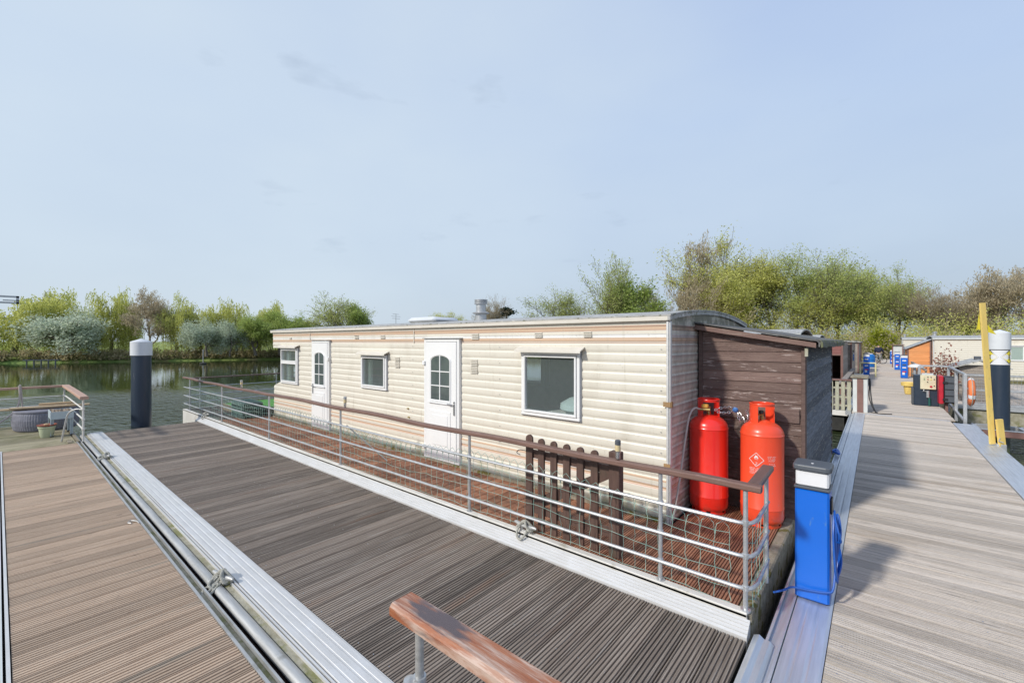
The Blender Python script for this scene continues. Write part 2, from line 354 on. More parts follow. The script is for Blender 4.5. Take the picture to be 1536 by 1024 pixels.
M['siding_plain'] = siding('cream_plain_siding', plain=True)

# ------------------------------------------------------------------ camera
cam = bpy.data.cameras.new('camera'); co = bpy.data.objects.new('camera', cam); C.objects.link(co)
co.location = (0,0,1.8); co.rotation_euler = (R(90),0,R(40.1))
cam.sensor_width = 36; cam.lens = 36*650/1536; cam.clip_end = 5000; cam.clip_start = .02
bpy.context.scene.camera = co

# ------------------------------------------------------------------ light, sky
sd = Vector((.29,.957,-math.tan(R(35)))).normalized()     # direction the light travels
sun = bpy.data.lights.new('sun','SUN'); sun.energy = 2.6; sun.angle = R(3.8); sun.color = (1,.95,.87)
so = bpy.data.objects.new('sun', sun); C.objects.link(so); so.location = (0,0,30)
so.rotation_euler = sd.to_track_quat('-Z','Y').to_euler()
w = bpy.data.worlds.new('World'); bpy.context.scene.world = w; w.use_nodes = True
N = w.node_tree.nodes; L = w.node_tree.links; bg = N['Background']; bg.inputs['Strength'].default_value = .087
sk = N.new('ShaderNodeTexSky'); sk.sky_type = 'NISHITA'; sk.sun_disc = False
sk.sun_elevation = R(35); sk.sun_rotation = math.atan2(-sd.x, -sd.y); sk.air_density = 1.2; sk.dust_density = 2
tc = N.new('ShaderNodeTexCoord'); sp = N.new('ShaderNodeSeparateXYZ'); L.new(tc.outputs['Generated'], sp.inputs[0])
rp = N.new('ShaderNodeValToRGB'); e = rp.color_ramp.elements
e[0].position = 0; e[0].color = (.42,.50,.60,1); e[1].position = 1; e[1].color = (.37,.48,.765,1)
for p, c in ((.06,(.43,.515,.625,1)),(.22,(.465,.57,.725,1)),(.42,(.465,.585,.79,1))):
    q = e.new(p); q.color = c
L.new(sp.outputs['Z'], rp.inputs['Fac'])
# thin high veil, brighter towards the left, a few small grey wisps
dt = N.new('ShaderNodeVectorMath'); dt.operation = 'DOT_PRODUCT'; dt.inputs[1].default_value = (-.93,.05,.36)
L.new(tc.outputs['Generated'], dt.inputs[0])
mr = N.new('ShaderNodeMapRange'); mr.inputs['From Min'].default_value = .2; mr.inputs['From Max'].default_value = 1.0; mr.inputs['To Max'].default_value = .75
mr.interpolation_type = 'SMOOTHSTEP'; L.new(dt.outputs['Value'], mr.inputs['Value'])
vn = N.new('ShaderNodeTexNoise'); vn.inputs['Scale'].default_value = 1.7; vn.inputs['Detail'].default_value = 4
mpv = N.new('ShaderNodeMapping'); mpv.inputs['Scale'].default_value = (1,1,2.2); L.new(tc.outputs['Generated'], mpv.inputs[0]); L.new(mpv.outputs[0], vn.inputs['Vector'])
mm = N.new('ShaderNodeMath'); mm.operation = 'MULTIPLY_ADD'; L.new(vn.outputs['Fac'], mm.inputs[0]); mm.inputs[1].default_value = 1.1; mm.inputs[2].default_value = -.55
ad = N.new('ShaderNodeMath'); ad.operation = 'ADD'; ad.use_clamp = True; L.new(mr.outputs[0], ad.inputs[0]); L.new(mm.outputs[0], ad.inputs[1])
mx = N.new('ShaderNodeMix'); mx.data_type='RGBA'; L.new(ad.outputs[0], mx.inputs['Factor']); L.new(rp.outputs[0], mx.inputs['A']); mx.inputs['B'].default_value = (.61,.71,.81,1)
# wisps
wn = N.new('ShaderNodeTexNoise'); wn.inputs['Scale'].default_value = 4.2; wn.inputs['Detail'].default_value = 6; wn.inputs['Roughness'].default_value = .55
mp2 = N.new('ShaderNodeMapping'); mp2.inputs['Scale'].default_value = (1,1,3.4); mp2.inputs['Location'].default_value = (2.3,.7,1.1)
L.new(tc.outputs['Generated'], mp2.inputs[0]); L.new(mp2.outputs[0], wn.inputs['Vector'])
wr = N.new('ShaderNodeMapRange'); wr.inputs['From Min'].default_value = .635; wr.inputs['From Max'].default_value = .78; wr.inputs['To Max'].default_value = .40
L.new(wn.outputs['Fac'], wr.inputs['Value'])
mw = N.new('ShaderNodeMix'); mw.data_type='RGBA'; L.new(wr.outputs[0], mw.inputs['Factor']); L.new(mx.outputs['Result'], mw.inputs['A']); mw.inputs['B'].default_value = (.34,.42,.54,1)
sc = N.new('ShaderNodeVectorMath'); sc.operation='SCALE'; sc.inputs['Scale'].default_value = 10; L.new(mw.outputs['Result'], sc.inputs[0])
fm = N.new('ShaderNodeMix'); fm.data_type='RGBA'; fm.inputs['Factor'].default_value = .88; L.new(sk.outputs[0], fm.inputs['A']); L.new(sc.outputs[0], fm.inputs['B'])
L.new(fm.outputs['Result'], bg.inputs['Color'])
S = bpy.context.scene
S.view_settings.view_transform = 'Standard'; S.view_settings.look = 'None'; S.view_settings.exposure = 0.40; S.view_settings.gamma = 1
S.render.engine = 'CYCLES'

# ------------------------------------------------------------------ water and land
def water_mat():
    m = bpy.data.materials.new('lake_water'); m.use_nodes = True; nt = m.node_tree; N = nt.nodes; L = nt.links
    b = N['Principled BSDF']; b.inputs['Base Color'].default_value = (.035,.048,.020,1); b.inputs['Roughness'].default_value = .02
    b.inputs['IOR'].default_value = 1.33; b.inputs['Specular IOR Level'].default_value = .9
    tc = N.new('ShaderNodeTexCoord'); mp = N.new('ShaderNodeMapping'); mp.inputs['Rotation'].default_value = (0,0,R(-38)); mp.inputs['Scale'].default_value = (1,1.9,1)
    L.new(tc.outputs['Object'], mp.inputs[0])
    n1 = N.new('ShaderNodeTexNoise'); n1.inputs['Scale'].default_value = 2.3; n1.inputs['Detail'].default_value = 4; n1.inputs['Roughness'].default_value = .55
    n2 = N.new('ShaderNodeTexNoise'); n2.inputs['Scale'].default_value = .10; n2.inputs['Detail'].default_value = 3
    L.new(mp.outputs[0], n1.inputs['Vector']); L.new(tc.outputs['Object'], n2.inputs['Vector'])
    # rougher close to the pontoons, calm strip below the far bank
    g = N.new('ShaderNodeVectorMath'); g.operation='LENGTH'; L.new(tc.outputs['Object'], g.inputs[0])
    mr = N.new('ShaderNodeMapRange'); mr.inputs['From Min'].default_value = 12; mr.inputs['From Max'].default_value = 30; mr.inputs['To Min'].default_value = 1.; mr.inputs['To Max'].default_value = .018
    L.new(g.outputs['Value'], mr.inputs['Value'])
    m2 = N.new('ShaderNodeMapRange'); m2.inputs['From Min'].default_value=.35; m2.inputs['From Max'].default_value=.65; m2.inputs['To Min'].default_value=.5; m2.inputs['To Max'].default_value=1.2
    L.new(n2.outputs['Fac'], m2.inputs['Value'])
    ml = N.new('ShaderNodeMath'); ml.operation='MULTIPLY'; L.new(mr.outputs[0], ml.inputs[0]); L.new(m2.outputs[0], ml.inputs[1])
    bp = N.new('ShaderNodeBump'); bp.inputs['Distance'].default_value = .28; L.new(ml.outputs[0], bp.inputs['Strength']); L.new(n1.outputs['Fac'], bp.inputs['Height'])
    L.new(bp.outputs[0], b.inputs['Normal']); return m
mb = MB(); mb.add([(-400,-400,-.6),(400,-400,-.6),(400,400,-.6),(-400,400,-.6)], [(0,1,2,3)])
tag(mb.build('water', water_mat(), origin=(0,0,-.6)), 'dark green lake water with small ripples around the pontoons', 'water', kind='structure')

WL = [(-140,-170),(-110,-76),(-90,-35),(-73,0.2),(-61.6,23.7),(-52,43),(-44,54),(-30,58),(-12,57.5),(0,56),(12,55),(40,53),(90,40),(160,0),(260,-170)]
def inland(p, d):
    v = Vector((p[0]+10, p[1]-5, 0)).normalized(); return (p[0]+v.x*d, p[1]+v.y*d)
rows = [(-.6,-1.2),(0,-.55),(.7,-.22),(2.2,.02),(8,.10),(40,.2),(300,.4),(2500,.6)]
WLs = []
for i in range(len(WL)-1):
    for k in range(8):
        t = k/8; a, b = WL[i], WL[i+1]
        WLs.append((a[0]+(b[0]-a[0])*t+random.uniform(-.25,.25), a[1]+(b[1]-a[1])*t+random.uniform(-.25,.25)))
WLs.append(WL[-1])
mb = MB(); vs = []
for d, z in rows:
    for p in WLs: q = inland(p, d); vs.append((q[0], q[1], z+(random.uniform(-.05,.05) if 0 < d < 10 else 0)))
n = len(WLs); fs = [(r*n+i, r*n+i+1, (r+1)*n+i+1, (r+1)*n+i) for r in range(len(rows)-1) for i in range(n-1)]
mb.add(vs, fs)
mg = mat('bank_grass', (.14,.22,.05), (.24,.30,.08), .95, scale=.6, c3=(.36,.29,.17), s3=.35, t3=.52, w3=.12, bump=.6)
tag(mb.build('ground', mg, smooth=True, origin=(0,0,0)), 'grassy far bank of the lake under the trees', 'ground', kind='structure')

# ------------------------------------------------------------------ foliage tools
def build_quads(name, P, U, V, rnd, m, parent=None):
    """one mesh of many small leaf faces: centres P, half-axes U and V"""
    n = len(P); v = np.empty((n,4,3), np.float32)
    v[:,0] = P-U-V*.5; v[:,1] = P+U*.2-V; v[:,2] = P+U+V*.5; v[:,3] = P-U*.2+V
    me = bpy.data.meshes.new(name); me.vertices.add(n*4); me.vertices.foreach_set('co', v.ravel())
    me.loops.add(n*4); me.loops.foreach_set('vertex_index', np.arange(n*4, dtype=np.int32))
    me.polygons.add(n); me.polygons.foreach_set('loop_start', np.arange(0,n*4,4, dtype=np.int32))
    me.update(calc_edges=True)
    at = me.attributes.new('rnd','FLOAT','FACE'); at.data.foreach_set('value', np.clip(rnd,0,1).astype(np.float32))
    me.materials.append(m); ob = bpy.data.objects.new(name, me); C.objects.link(ob)
    if parent: ob.parent = parent
    ORI[ob.as_pointer()] = Vector((0,0,0)); return ob
def rvec(rg, n):
    a = rg.normal(size=(n,3)); return a/np.linalg.norm(a,axis=1,keepdims=True)
def leaf_axes(rg, n, s, asp=.6):
    nm = rvec(rg,n)*.85+np.array([-.12,-.50,.50]); u = np.cross(nm, rvec(rg,n)); u /= np.linalg.norm(u,axis=1,keepdims=True)+1e-9
    v = np.cross(nm,u); v /= np.linalg.norm(v,axis=1,keepdims=True)+1e-9
    sz = s*rg.uniform(.45,1.5,(n,1)); return u*sz, v*sz*asp

def skeleton(rg, height, trunk, fork, levels, ang, ratio, up, lean=0., droop=0., r0=None, split=(3,5)):
    br = []; tips = []
    r0 = r0 or height*.022
    def go(p, d, L_, r, lv):
        n = 5; pts = [p]; q = p.copy()
        for i in range(n):
            d = d + rg.normal(size=3)*(.10 if lv == 0 else .20) + np.array([0,0,up*.12 if lv else 0.05]) - np.array([0,0,droop*lv*.06])
            d = d/np.linalg.norm(d); q = q+d*L_/n; pts.append(q.copy())
        rr = [r*(1-.5*i/n) for i in range(n+1)]
        br.append((pts, rr, lv))
        if lv >= levels:
            tips.append(np.array(pts)); return
        k = rg.integers(split[0], split[1]+1)
        az0 = rg.uniform(0,2*PI)
        for j in range(k):
            t = rg.uniform(.45,1.) if lv else rg.uniform(fork,1.)
            i = min(n, int(t*n)); base = pts[i]
            az = az0+2*PI*j/k+rg.uniform(-.5,.5); a = ang*rg.uniform(.7,1.3)
            ref = np.array([1.,0,0]) if abs(d[2])>.8 else np.array([0,0,1.])
            s1 = np.cross(d,ref); s1/=np.linalg.norm(s1); s2=np.cross(d,s1)
            nd = d*math.cos(a)+(s1*math.cos(az)+s2*math.sin(az))*math.sin(a)
            go(base, nd, L_*ratio*rg.uniform(.75,1.2), rr[i]*.72, lv+1)
        go(pts[-1], d, L_*ratio, rr[-1], lv+1)
    go(np.zeros(3), np.array([lean,0,1.]), trunk, r0, 0)
    # fit to requested height
    top = max(t[:,2].max() for t in tips); s = height/top
    br = [([q*s for q in p], r, lv) for p, r, lv in br]; tips = [t*s for t in tips]
    return br, tips
def trunk_mesh(br, name, root, maxlv=9, mat_=None):
    mb = MB()
    for pts, rr, lv in br:
        if lv > maxlv: continue
        mb.tube([tuple(p) for p in pts], [max(x,.012) for x in rr], 7 if lv == 0 else (5 if lv < 2 else 3), cap=False)
    return mb.build(name, mat_ or M['bark'], root, smooth='all')

def make_tree(kind, seed, name):
    rg = np.random.default_rng(seed); root = thing(name, (0,0,0), 'x', 'tree')
    if kind == 'willow':
        br, tips = skeleton(rg, 9.0, 2.6, .6, 3, .95, .80, .35, droop=.2, r0=.30, split=(3,4))
        trunk_mesh(br, 'trunk', root, 3)
        P=[];U=[];V=[];Rn=[]
        anchors = np.concatenate([t[1:] for t in tips]+[np.array(p[3:]) for p,r,lv in br if lv==2])
        anchors = anchors[anchors[:,2] > 3.2]
        for k in range(1550):
            a = anchors[rg.integers(len(anchors))]+rg.normal(size=3)*.35
            ln = min(rg.uniform(1.0,4.2)*(.45+a[2]/9.), a[2]-.5); m_ = int(ln/.16)+2
            out = np.array([a[0],a[1],0.]); out/= (np.linalg.norm(out)+.1)
            t = np.linspace(0,1,m_)[:,None]
            pts = a+out*(t**.5)*.6 - np.array([0,0,1.])*(t**1.4)*ln + rg.normal(size=(m_,3))*.05 + np.array([.25,0,0])*t*t
            pts[:,2] += .35*np.sin(np.minimum(t[:,0]*5,PI))*.6
            P.append(pts); c = rg.uniform(0,1)
            Rn.append(np.full(m_, c)*.6+rg.uniform(0,.4,m_))
        P=np.concatenate(P); n=len(P); Rn=np.concatenate(Rn)
        V_=np.zeros((n,3)); V_[:,2]=-1; V_+=rg.normal(size=(n,3))*.25; V_/=np.linalg.norm(V_,axis=1,keepdims=True)
        U_=np.cross(V_, rvec(rg,n)); U_/=np.linalg.norm(U_,axis=1,keepdims=True)
        build_quads('crown', P, V_*.14, U_*.045, Rn, M['lf_willow'], root)
        return root
    spec = { # height, trunk, fork, levels, ang, ratio, up, leaves per tip pt, sigma, size, mat, r0
      'silver': (4.6,1.1,.8,4,.72,.80,.2,7,.24,.075,'lf_silver',.20,(3,4)),
      'green':  (7.5,2.2,.5,4,.62,.74,.4,12,.25,.070,'lf_green',.20,(3,4)),
      'olive':  (12.,3.4,.45,4,.50,.76,.9,17,.34,.075,'lf_olive',.24,(3,4)),
      'mid':    (12.,3.6,.45,4,.55,.76,.7,14,.32,.070,'lf_mid',.24,(3,4)),
      'sparse': (9.5,2.6,.5,4,.58,.78,.6,6,.22,.060,'lf_mid',.20,(3,4)),
      'sparse_g': (12.,3.2,.5,4,.52,.78,.8,9,.24,.065,'lf_olive',.22,(3,4)),
      'upright':(6.5,1.0,.2,4,.36,.78,1.4,10,.22,.07,'lf_green',.12,(3,4)),
    }
    if kind in spec:
        h,tr,fk,lv,an,ra,up,nl,sg,sz,mt,r0,spl = spec[kind]
        br, tips = skeleton(rg,h,tr,fk,lv,an,ra,up,r0=r0,split=spl)
        trunk_mesh(br,'trunk',root,4)
        pts = np.concatenate([t[1:] for t in tips]); rc = np.concatenate([np.full(len(t)-1, rg.uniform(0,1)) for t in tips])
        keep = rg.uniform(size=len(pts)) < min(.80, 8000./len(pts)); pts=pts[keep]; rc=rc[keep]
        P = np.repeat(pts,nl,0); c = np.repeat(rc,nl); n=len(P); P = P+rg.normal(size=(n,3))*sg
        P[:,2] = np.maximum(P[:,2], .3)
        U,V = leaf_axes(rg,n,sz)
        build_quads('crown', P,U,V, c*.6+rg.uniform(0,.4,n), M[mt], root); return root
    if kind in ('bare','brown'):
        br, tips = skeleton(rg, 8.5, 2.6, .4, 4, .55, .78, .55, r0=.19, split=(3,4))
        trunk_mesh(br,'trunk',root,4, M['twig'])
        pts = np.concatenate([t[1:] for t in tips]); nl = 5 if kind=='bare' else 7
        keep = rg.uniform(size=len(pts)) < min(1., 8000./len(pts)); pts=pts[keep]
        P = np.repeat(pts,nl,0); n=len(P); P = P+rg.normal(size=(n,3))*.16
        d = P/(np.linalg.norm(P,axis=1,keepdims=True))+rg.normal(size=(n,3))*.5+np.array([0,0,.4]); d/=np.linalg.norm(d,axis=1,keepdims=True)
        u = np.cross(d, rvec(rg,n)); u/=np.linalg.norm(u,axis=1,keepdims=True)
        if kind=='bare': build_quads('crown', P, d*.20, u*.011, rg.uniform(0,.6,n), M['lf_brown'], root)
        else: build_quads('crown', P, d*.13, u*.028, rg.uniform(0,1,n), M['lf_brown'], root)
        return root
    if kind == 'cedar':
        mb = MB(); mb.tube([(0,0,0),(.1,0,3),(0,0,6)],[.25,.15,.04],6); mb.build('trunk',M['bark'],root)
        P=[]
        for k in range(26):
            z = rg.uniform(2.2,6); a=rg.uniform(0,2*PI); ln=(6.6-z)*.55*rg.uniform(.6,1.2)
            for j in range(90):
                t=rg.uniform(.2,1)**.7; P.append((math.cos(a)*ln*t+rg.normal()*.22, math.sin(a)*ln*t+rg.normal()*.22, z+.1*rg.normal()+t*.2))
        P=np.array(P); U,V=leaf_axes(rg,len(P),.12); build_quads('crown',P,U,V,rg.uniform(0,1,len(P)),M['lf_dark'],root); return root

NAMES = {'willow':'willow_tree','silver':'silver_willow','green':'leafy_tree','olive':'tall_tree','mid':'tall_tree','sparse':'sparse_tree','sparse_g':'sparse_tree',
         'upright':'bushy_tree','bare':'bare_tree','brown':'budding_tree','cedar':'cedar_tree'}
H0 = {'willow':9.0,'silver':4.6,'green':7.5,'olive':12.,'mid':12.,'sparse':9.5,'sparse_g':12.,'upright':6.5,'bare':8.5,'brown':8.5,'cedar':6.3}
PROTO = {}; USED = {}
def place_tree(kind, var, x, y, h, wf, label, group=None, rot=None, cat='tree'):
    key = (kind, var)
    if key not in PROTO:
        PROTO[key] = make_tree(kind, 100+hash_(kind)+var*17, NAMES[kind])
        cr = [c for c in PROTO[key].children if c.name.startswith('crown')][0]
        a = np.empty(len(cr.data.vertices)*3, np.float32); cr.data.vertices.foreach_get('co', a); a = a.reshape(-1,3)
        USED[key] = (np.percentile(a[:,2],99.7), (np.percentile(a[:,0],97)-np.percentile(a[:,0],3)))
        o = PROTO[key]
    else: o = copy_tree(PROTO[key])
    top, wd = USED[key]
    sz = h/top; sw = (wf/wd) if wf else sz
    o.scale = (sw, sw, sz); o.location = (x, y, .0)
    o.rotation_euler = (0,0, rot if rot is not None else random.uniform(0,6.28))
    tag(o, label, cat, group)
    return o
def hash_(s): return sum(ord(c)*(i+3) for i, c in enumerate(s)) % 900

# trees: kind, variant, x, y, height, crown width, label
exec_trees = []
A = R(40.1)
def along(u, d):      # bearing (tangent right of the view axis) and distance -> ground position
    return (d*(-math.sin(A)+math.cos(A)*u), d*(math.cos(A)+math.sin(A)*u))
GL = 'trees on the far bank'; GR = 'trees behind the marina'
TR = [
 # kind,var, bearing, dist, height, width, label, group
 ('willow',0,-1.150,52,7.9,7.5,'weeping willow with yellow-green strands, leftmost tree of the far bank',GL),
 ('willow',1,-1.010,55,7.9,6.0,'weeping willow behind the big silvery willow on the far bank',GL),
 ('willow',2,-.925,56,8.0,5.5,'weeping willow between the silvery willow and the brown bare tree',GL),
 ('silver',0,-1.035,50,5.5,5.2,'large silvery grey-green round willow at the left of the far bank',GL),
 ('brown',0,-.835,55,8.2,5.0,'brown bare tree rising right above the white-capped pile',GL),
 ('sparse',1,-.775,56,6.4,5.0,'low olive thin-leaved tree right of the bare brown one on the far bank',GL),
 ('willow',1,-.715,57,7.4,5.5,'weeping willow behind the smaller silvery willows on the far bank',GL),
 ('silver',0,-.705,52,4.6,2.9,'left one of the two smaller silvery willows on the far bank',GL),
 ('silver',1,-.652,53,4.4,2.6,'right one of the two smaller silvery willows on the far bank',GL),
 ('willow',2,-.635,58,7.0,5.0,'sparse willow between the silvery willows and the bright green trees',GL),
 ('willow',0,-.585,60,7.0,4.6,'sparse willow just behind the bright green trees on the far bank',GL),
 ('green',0,-.592,55,5.0,4.2,'bright green leafy tree left of the caravan roof end',GL),
 ('green',1,-.535,57,5.8,4.2,'bright green tree behind the left end of the caravan roof',GL),
 ('green',2,-.495,58,5.2,3.6,'yellow-green tree just over the left end of the caravan roof',GL),
 ('sparse',0,-.400,60,8.2,7.6,'round open-crowned tree over the left half of the caravan roof',GL),
 ('upright',0,-.348,58,6.8,3.4,'dense green tree in front of the round open-crowned tree',GL),
 ('green',0,-.235,70,3.6,3.0,'small tree top just left of the roof skylight',GL),
 ('olive',1,-.142,72,6.6,6.0,'yellow-green tree top between the skylight and the flue',GL),
 ('bare',0,-.065,72,8.9,5.6,'bare tree directly behind the caravan flue',GL),
 ('cedar',0,-.012,72,7.4,4.2,'dark cedar right of the caravan flue',GL),
 ('sparse',1,.120,64,9.8,6.0,'leftmost thin-leaved tree of the right-hand group above the roof',GR),
 ('sparse',2,.212,62,14.0,7.6,'tall leaning open tree with dark limbs above the roof',GR),
 ('upright',1,.288,60,10.4,4.8,'rounded green bushy tree right of the leaning open tree',GR),
 ('bare',1,.345,60,9.0,4.5,'low bare tree between the bushy green tree and the tallest trees',GR),
 ('brown',2,.390,62,16.2,7.0,'tallest brown budding tree above the right end of the caravan',GR),
 ('sparse_g',0,.478,62,16.5,8.5,'tall green-topped tree above the arched caravan gable',GR),
 ('olive',0,.540,57,13.0,8.5,'broad olive-green tree above the purple-brown shed',GR),
 ('olive',2,.470,56,9.0,6.5,'lower olive-green tree just behind the arched gable',GR),
 ('sparse_g',1,.600,57,13.6,7.0,'olive tree above the right half of the shed roof',GR),
 ('mid',0,.672,56,13.4,8.0,'dense green tree with a brown core left of the pier vista',GR),
 ('sparse',0,.745,55,13.0,7.5,'wispy tree with branches reaching right above the pier',GR),
 ('mid',1,.815,54,11.6,7.5,'pale green tree directly above the far end of the pier',GR),
 ('olive',1,.790,58,9.0,6.0,'low olive tree behind the man on the pier',GR),
 ('mid',2,.895,53,10.8,7.5,'dark-topped green tree above the orange shed',GR),
 ('sparse_g',0,.715,53,9.0,6.0,'thin open tree in front of the dense green trees by the pier',GR),
 ('bare',0,1.000,49,8.4,7.0,'bare spreading tree above the cream caravan left of the yellow post',GR),
 ('mid',1,1.065,50,6.0,6.0,'low green tree just left of the yellow post',GR),
 ('brown',0,1.120,46,9.6,7.0,'brown budding tree behind the right-hand pile',GR),
 ('brown',2,1.190,45,9.4,7.5,'brown budding tree at the right edge of the photo',GR),
]
for k, v, u, d, h, wd, lab, g in TR:
    x, y = along(u, d); place_tree(k, v, x, y, h, wd, lab, g)

# lime bush at the end of the pier
rg = np.random.default_rng(5)
def bush(name, x, y, z, rx, rz, m, n, label, size=.07, cat='bush'):
    t = thing(name, (x,y,z), label, cat)
    mb = MB()
    for k in range(7):
        a = 2*PI*k/7; mb.tube([(x,y,z),(x+math.cos(a)*rx*.3,y+math.sin(a)*rx*.3,z+rz*.6),(x+math.cos(a)*rx*.6,y+math.sin(a)*rx*.6,z+rz*1.3)],[.04,.025,.01],5)
    mb.build('stem', M['bark'], t)
    c = rvec(rg, 60)*rg.uniform(.4,.95,(60,1)); i = rg.integers(0,60,n)
    P = c[i]+rg.normal(size=(n,3))*.14; P = P*np.array([rx,rx,rz])+np.array([0,0,rz*1.05]); P[:,2]=np.maximum(P[:,2],.03)
    U,V = leaf_axes(rg,n,size)
    build_quads('foliage', P,U,V,(i/60.)*.6+rg.uniform(0,.4,n), m, t); return t
x, y = along(.872, 41); bush('lime_bush', x-.6, y+4, 0.2, 1.5, 1.5, M['lf_lime'], 7000, 'bright yellow-green bush at the far end of the pier behind the man')

# bank scrub: one uncountable mass along the water's edge, and an undergrowth belt behind the marina
def scrub(name, n_cl, path_fn, hgt, m, seed, label, per=70, wid=(.4,1.1), size=.10, lift=0., upb=.6):
    rg = np.random.default_rng(seed); P=[];c=[]
    for k in range(n_cl):
        x, y, z = path_fn(rg); r = rg.uniform(*wid); h = hgt*rg.uniform(.5,1.25)
        q = rvec(rg, per)*rg.uniform(.3,1,(per,1))**.5; q[:,2]=abs(q[:,2])
        P.append(q*np.array([r,r,h])+np.array([x,y,z])); c.append(np.full(per, rg.uniform(0,1)))
    P=np.concatenate(P); c=np.concatenate(c); U,V=leaf_axes(rg,len(P),size)
    U[:,2]=abs(U[:,2])+size*upb
    o = build_quads(name,P,U,V,c*.7+rg.uniform(0,.3,len(P)),m); tag(o,label,'undergrowth',kind='stuff'); return o
def seg(i0, i1, d0, d1, z=-.3):
    pts = WL[i0:i1+1]
    ls = [math.dist(pts[i],pts[i+1]) for i in range(len(pts)-1)]; T = sum(ls)
    def f(rg):
        t = rg.uniform(0,T); i = 0
        while t > ls[i] and i < len(ls)-1: t -= ls[i]; i += 1
        a, b = pts[i], pts[i+1]; k = t/ls[i]; q = inland((a[0]+(b[0]-a[0])*k, a[1]+(b[1]-a[1])*k), rg.uniform(d0,d1)); return (q[0],q[1],z)
    return f
scrub('reed_bank', 1700, seg(2,8,.0,2.2), 1.15, M['reed'], 11, 'strip of dry reeds and low scrub along the far waterline', per=60, wid=(.3,.9))
scrub('bank_grass_tufts', 700, seg(2,8,.3,5,-.1), .30, M['lf_green'], 14, 'short green grass and weeds on the far bank', per=40, wid=(.4,1.2), size=.07)
scrub('hedge_undergrowth', 420, seg(2,8,11,18,0), 1.7, M['lf_mid'], 12, 'tangled green hedge behind the willows on the far bank', per=150, wid=(.8,1.8), size=.09, upb=.2)
scrub('offscreen_wood', 500, lambda rg: (rg.uniform(-115,-60), rg.uniform(-120,-15), 0), 9., M['lf_mid'], 21, 'wood on the shore beyond the left edge of the photo', per=80, wid=(2.,4.), size=.35)  # out of view, added to give the caravan windows trees to reflect
scrub('marina_undergrowth', 1100, seg(7,12,4,13,0), 4.6, M['lf_olive'], 13, 'tangled hedge and low wood behind the moored caravans', per=230, wid=(.9,2.2), size=.075, upb=0)
scrub('brown_undergrowth', 800, seg(7,12,1,8,0), 3.2, M['lf_brown'], 15, 'brown brambles at the foot of the trees behind the marina', per=170, wid=(.8,1.6), size=.08, upb=.2)

# ------------------------------------------------------------------ pontoon decks
def deck(mb, x0, x1, y0, y1, along_, pitch, z, grooves=7, gap=.009, dep=.011, thick=.03, jit=.0, rg=random.Random(3)):
    """grooved boards running along axis along_ ('x' or 'y') and stacked along the other axis"""
    a0, a1 = (y0, y1) if along_ == 'x' else (x0, x1)
    b0, b1 = (x0, x1) if along_ == 'x' else (y0, y1)
    n = max(1, int(round((a1-a0)/pitch))); p = (a1-a0)/n
    for i in range(n):
        s = a0+i*p+gap/2; e = a0+(i+1)*p-gap/2; w = e-s; zz = z+rg.uniform(-.0012,.0012)
        prof = [(s,zz-thick),(s,zz-.002),(s+.003,zz)]
        for g in range(grooves):
            c = s+w*(g+.5)/grooves; h = w/grooves*.21
            prof += [(c-h,zz),(c-h*.6,zz-dep),(c+h*.6,zz-dep),(c+h,zz)]
        prof += [(e-.003,zz),(e,zz-.002),(e,zz-thick)]
        m = len(prof); q0 = b0+rg.uniform(0,jit); q1 = b1-rg.uniform(0,jit)
        if along_ == 'x': vs = [(q0,a,c) for a,c in prof]+[(q1,a,c) for a,c in prof]; fs = [(k,k+m,k+m+1,k+1) for k in range(m-1)]
        else: vs = [(a,q0,c) for a,c in prof]+[(a,q1,c) for a,c in prof]; fs = [(k,k+1,k+m+1,k+m) for k in range(m-1)]
        fs += [tuple(range(m)), tuple(range(2*m-1,m-1,-1))]
        mb.cur = rg.random(); mb.add(vs, fs)
    mb.cur = .5
    return mb
def ribbed(mb, y0, y1, x0, x1, z0, z1, ribs, axis='x', amp=.003, under=.03):
    """extruded aluminium strip with lengthwise ribs"""
    prof = [(y0, z0-under)]
    for i in range(ribs):
        t0 = i/ribs; t1 = (i+1)/ribs
        for t, h in ((t0+.02,0),(t0+.12/ribs*1.,amp),(t1-.22/ribs,amp),(t1-.08/ribs,0)):
            prof.append((y0+(y1-y0)*t, z0+(z1-z0)*t+h))
    prof.append((y1, z1)); prof.append((y1, min(z0,z1)-under))
    if axis == 'x': mb.prism(prof, 'x', x0, x1)
    else: mb.prism(prof, 'y', x0, x1)
    return mb

# grey finger pontoon in the middle
t = thing('finger_pontoon', (-6,2.1,-.3), 'weathered grey-brown grooved finger pontoon between the two houseboats', 'pontoon', kind='structure')
deck(MB(), -11.72, -.60, 1.353, 2.90, 'y', .155, 0, 6).build('deck_boards', M['deck_grey'], t)
mb = MB(); ribbed(mb, 1.155, 1.347, -11.82, -.60, .004, .004, 4, amp=.0025); mb.build('near_edge_strip', M['alu'], t)
mb = MB(); ribbed(mb, 2.905, 3.005, -11.9, -.60, .006, .072, 5, amp=.006); mb.build('far_edge_strip', M['alu'], t)
mb = MB(); mb.box(-11.7,-.62,1.16,2.98,-.5,-.045); mb.box(-11.72,-11.69,1.2,2.98,-.2,-.032)
mb.build('float', M['float'], t)
# stainless screws standing in each board
mb = MB()
for i in range(72):
    x = -11.64+i*.1544
    for y in (1.40,2.12,2.84):
        mb.lathe([(.0045,.0),(.0035,.0025)], (x+random.uniform(-.01,.01),y+random.uniform(-.012,.012),.0), 6)
tag(mb.build('screw', M['steel'], t), kind='stuff')

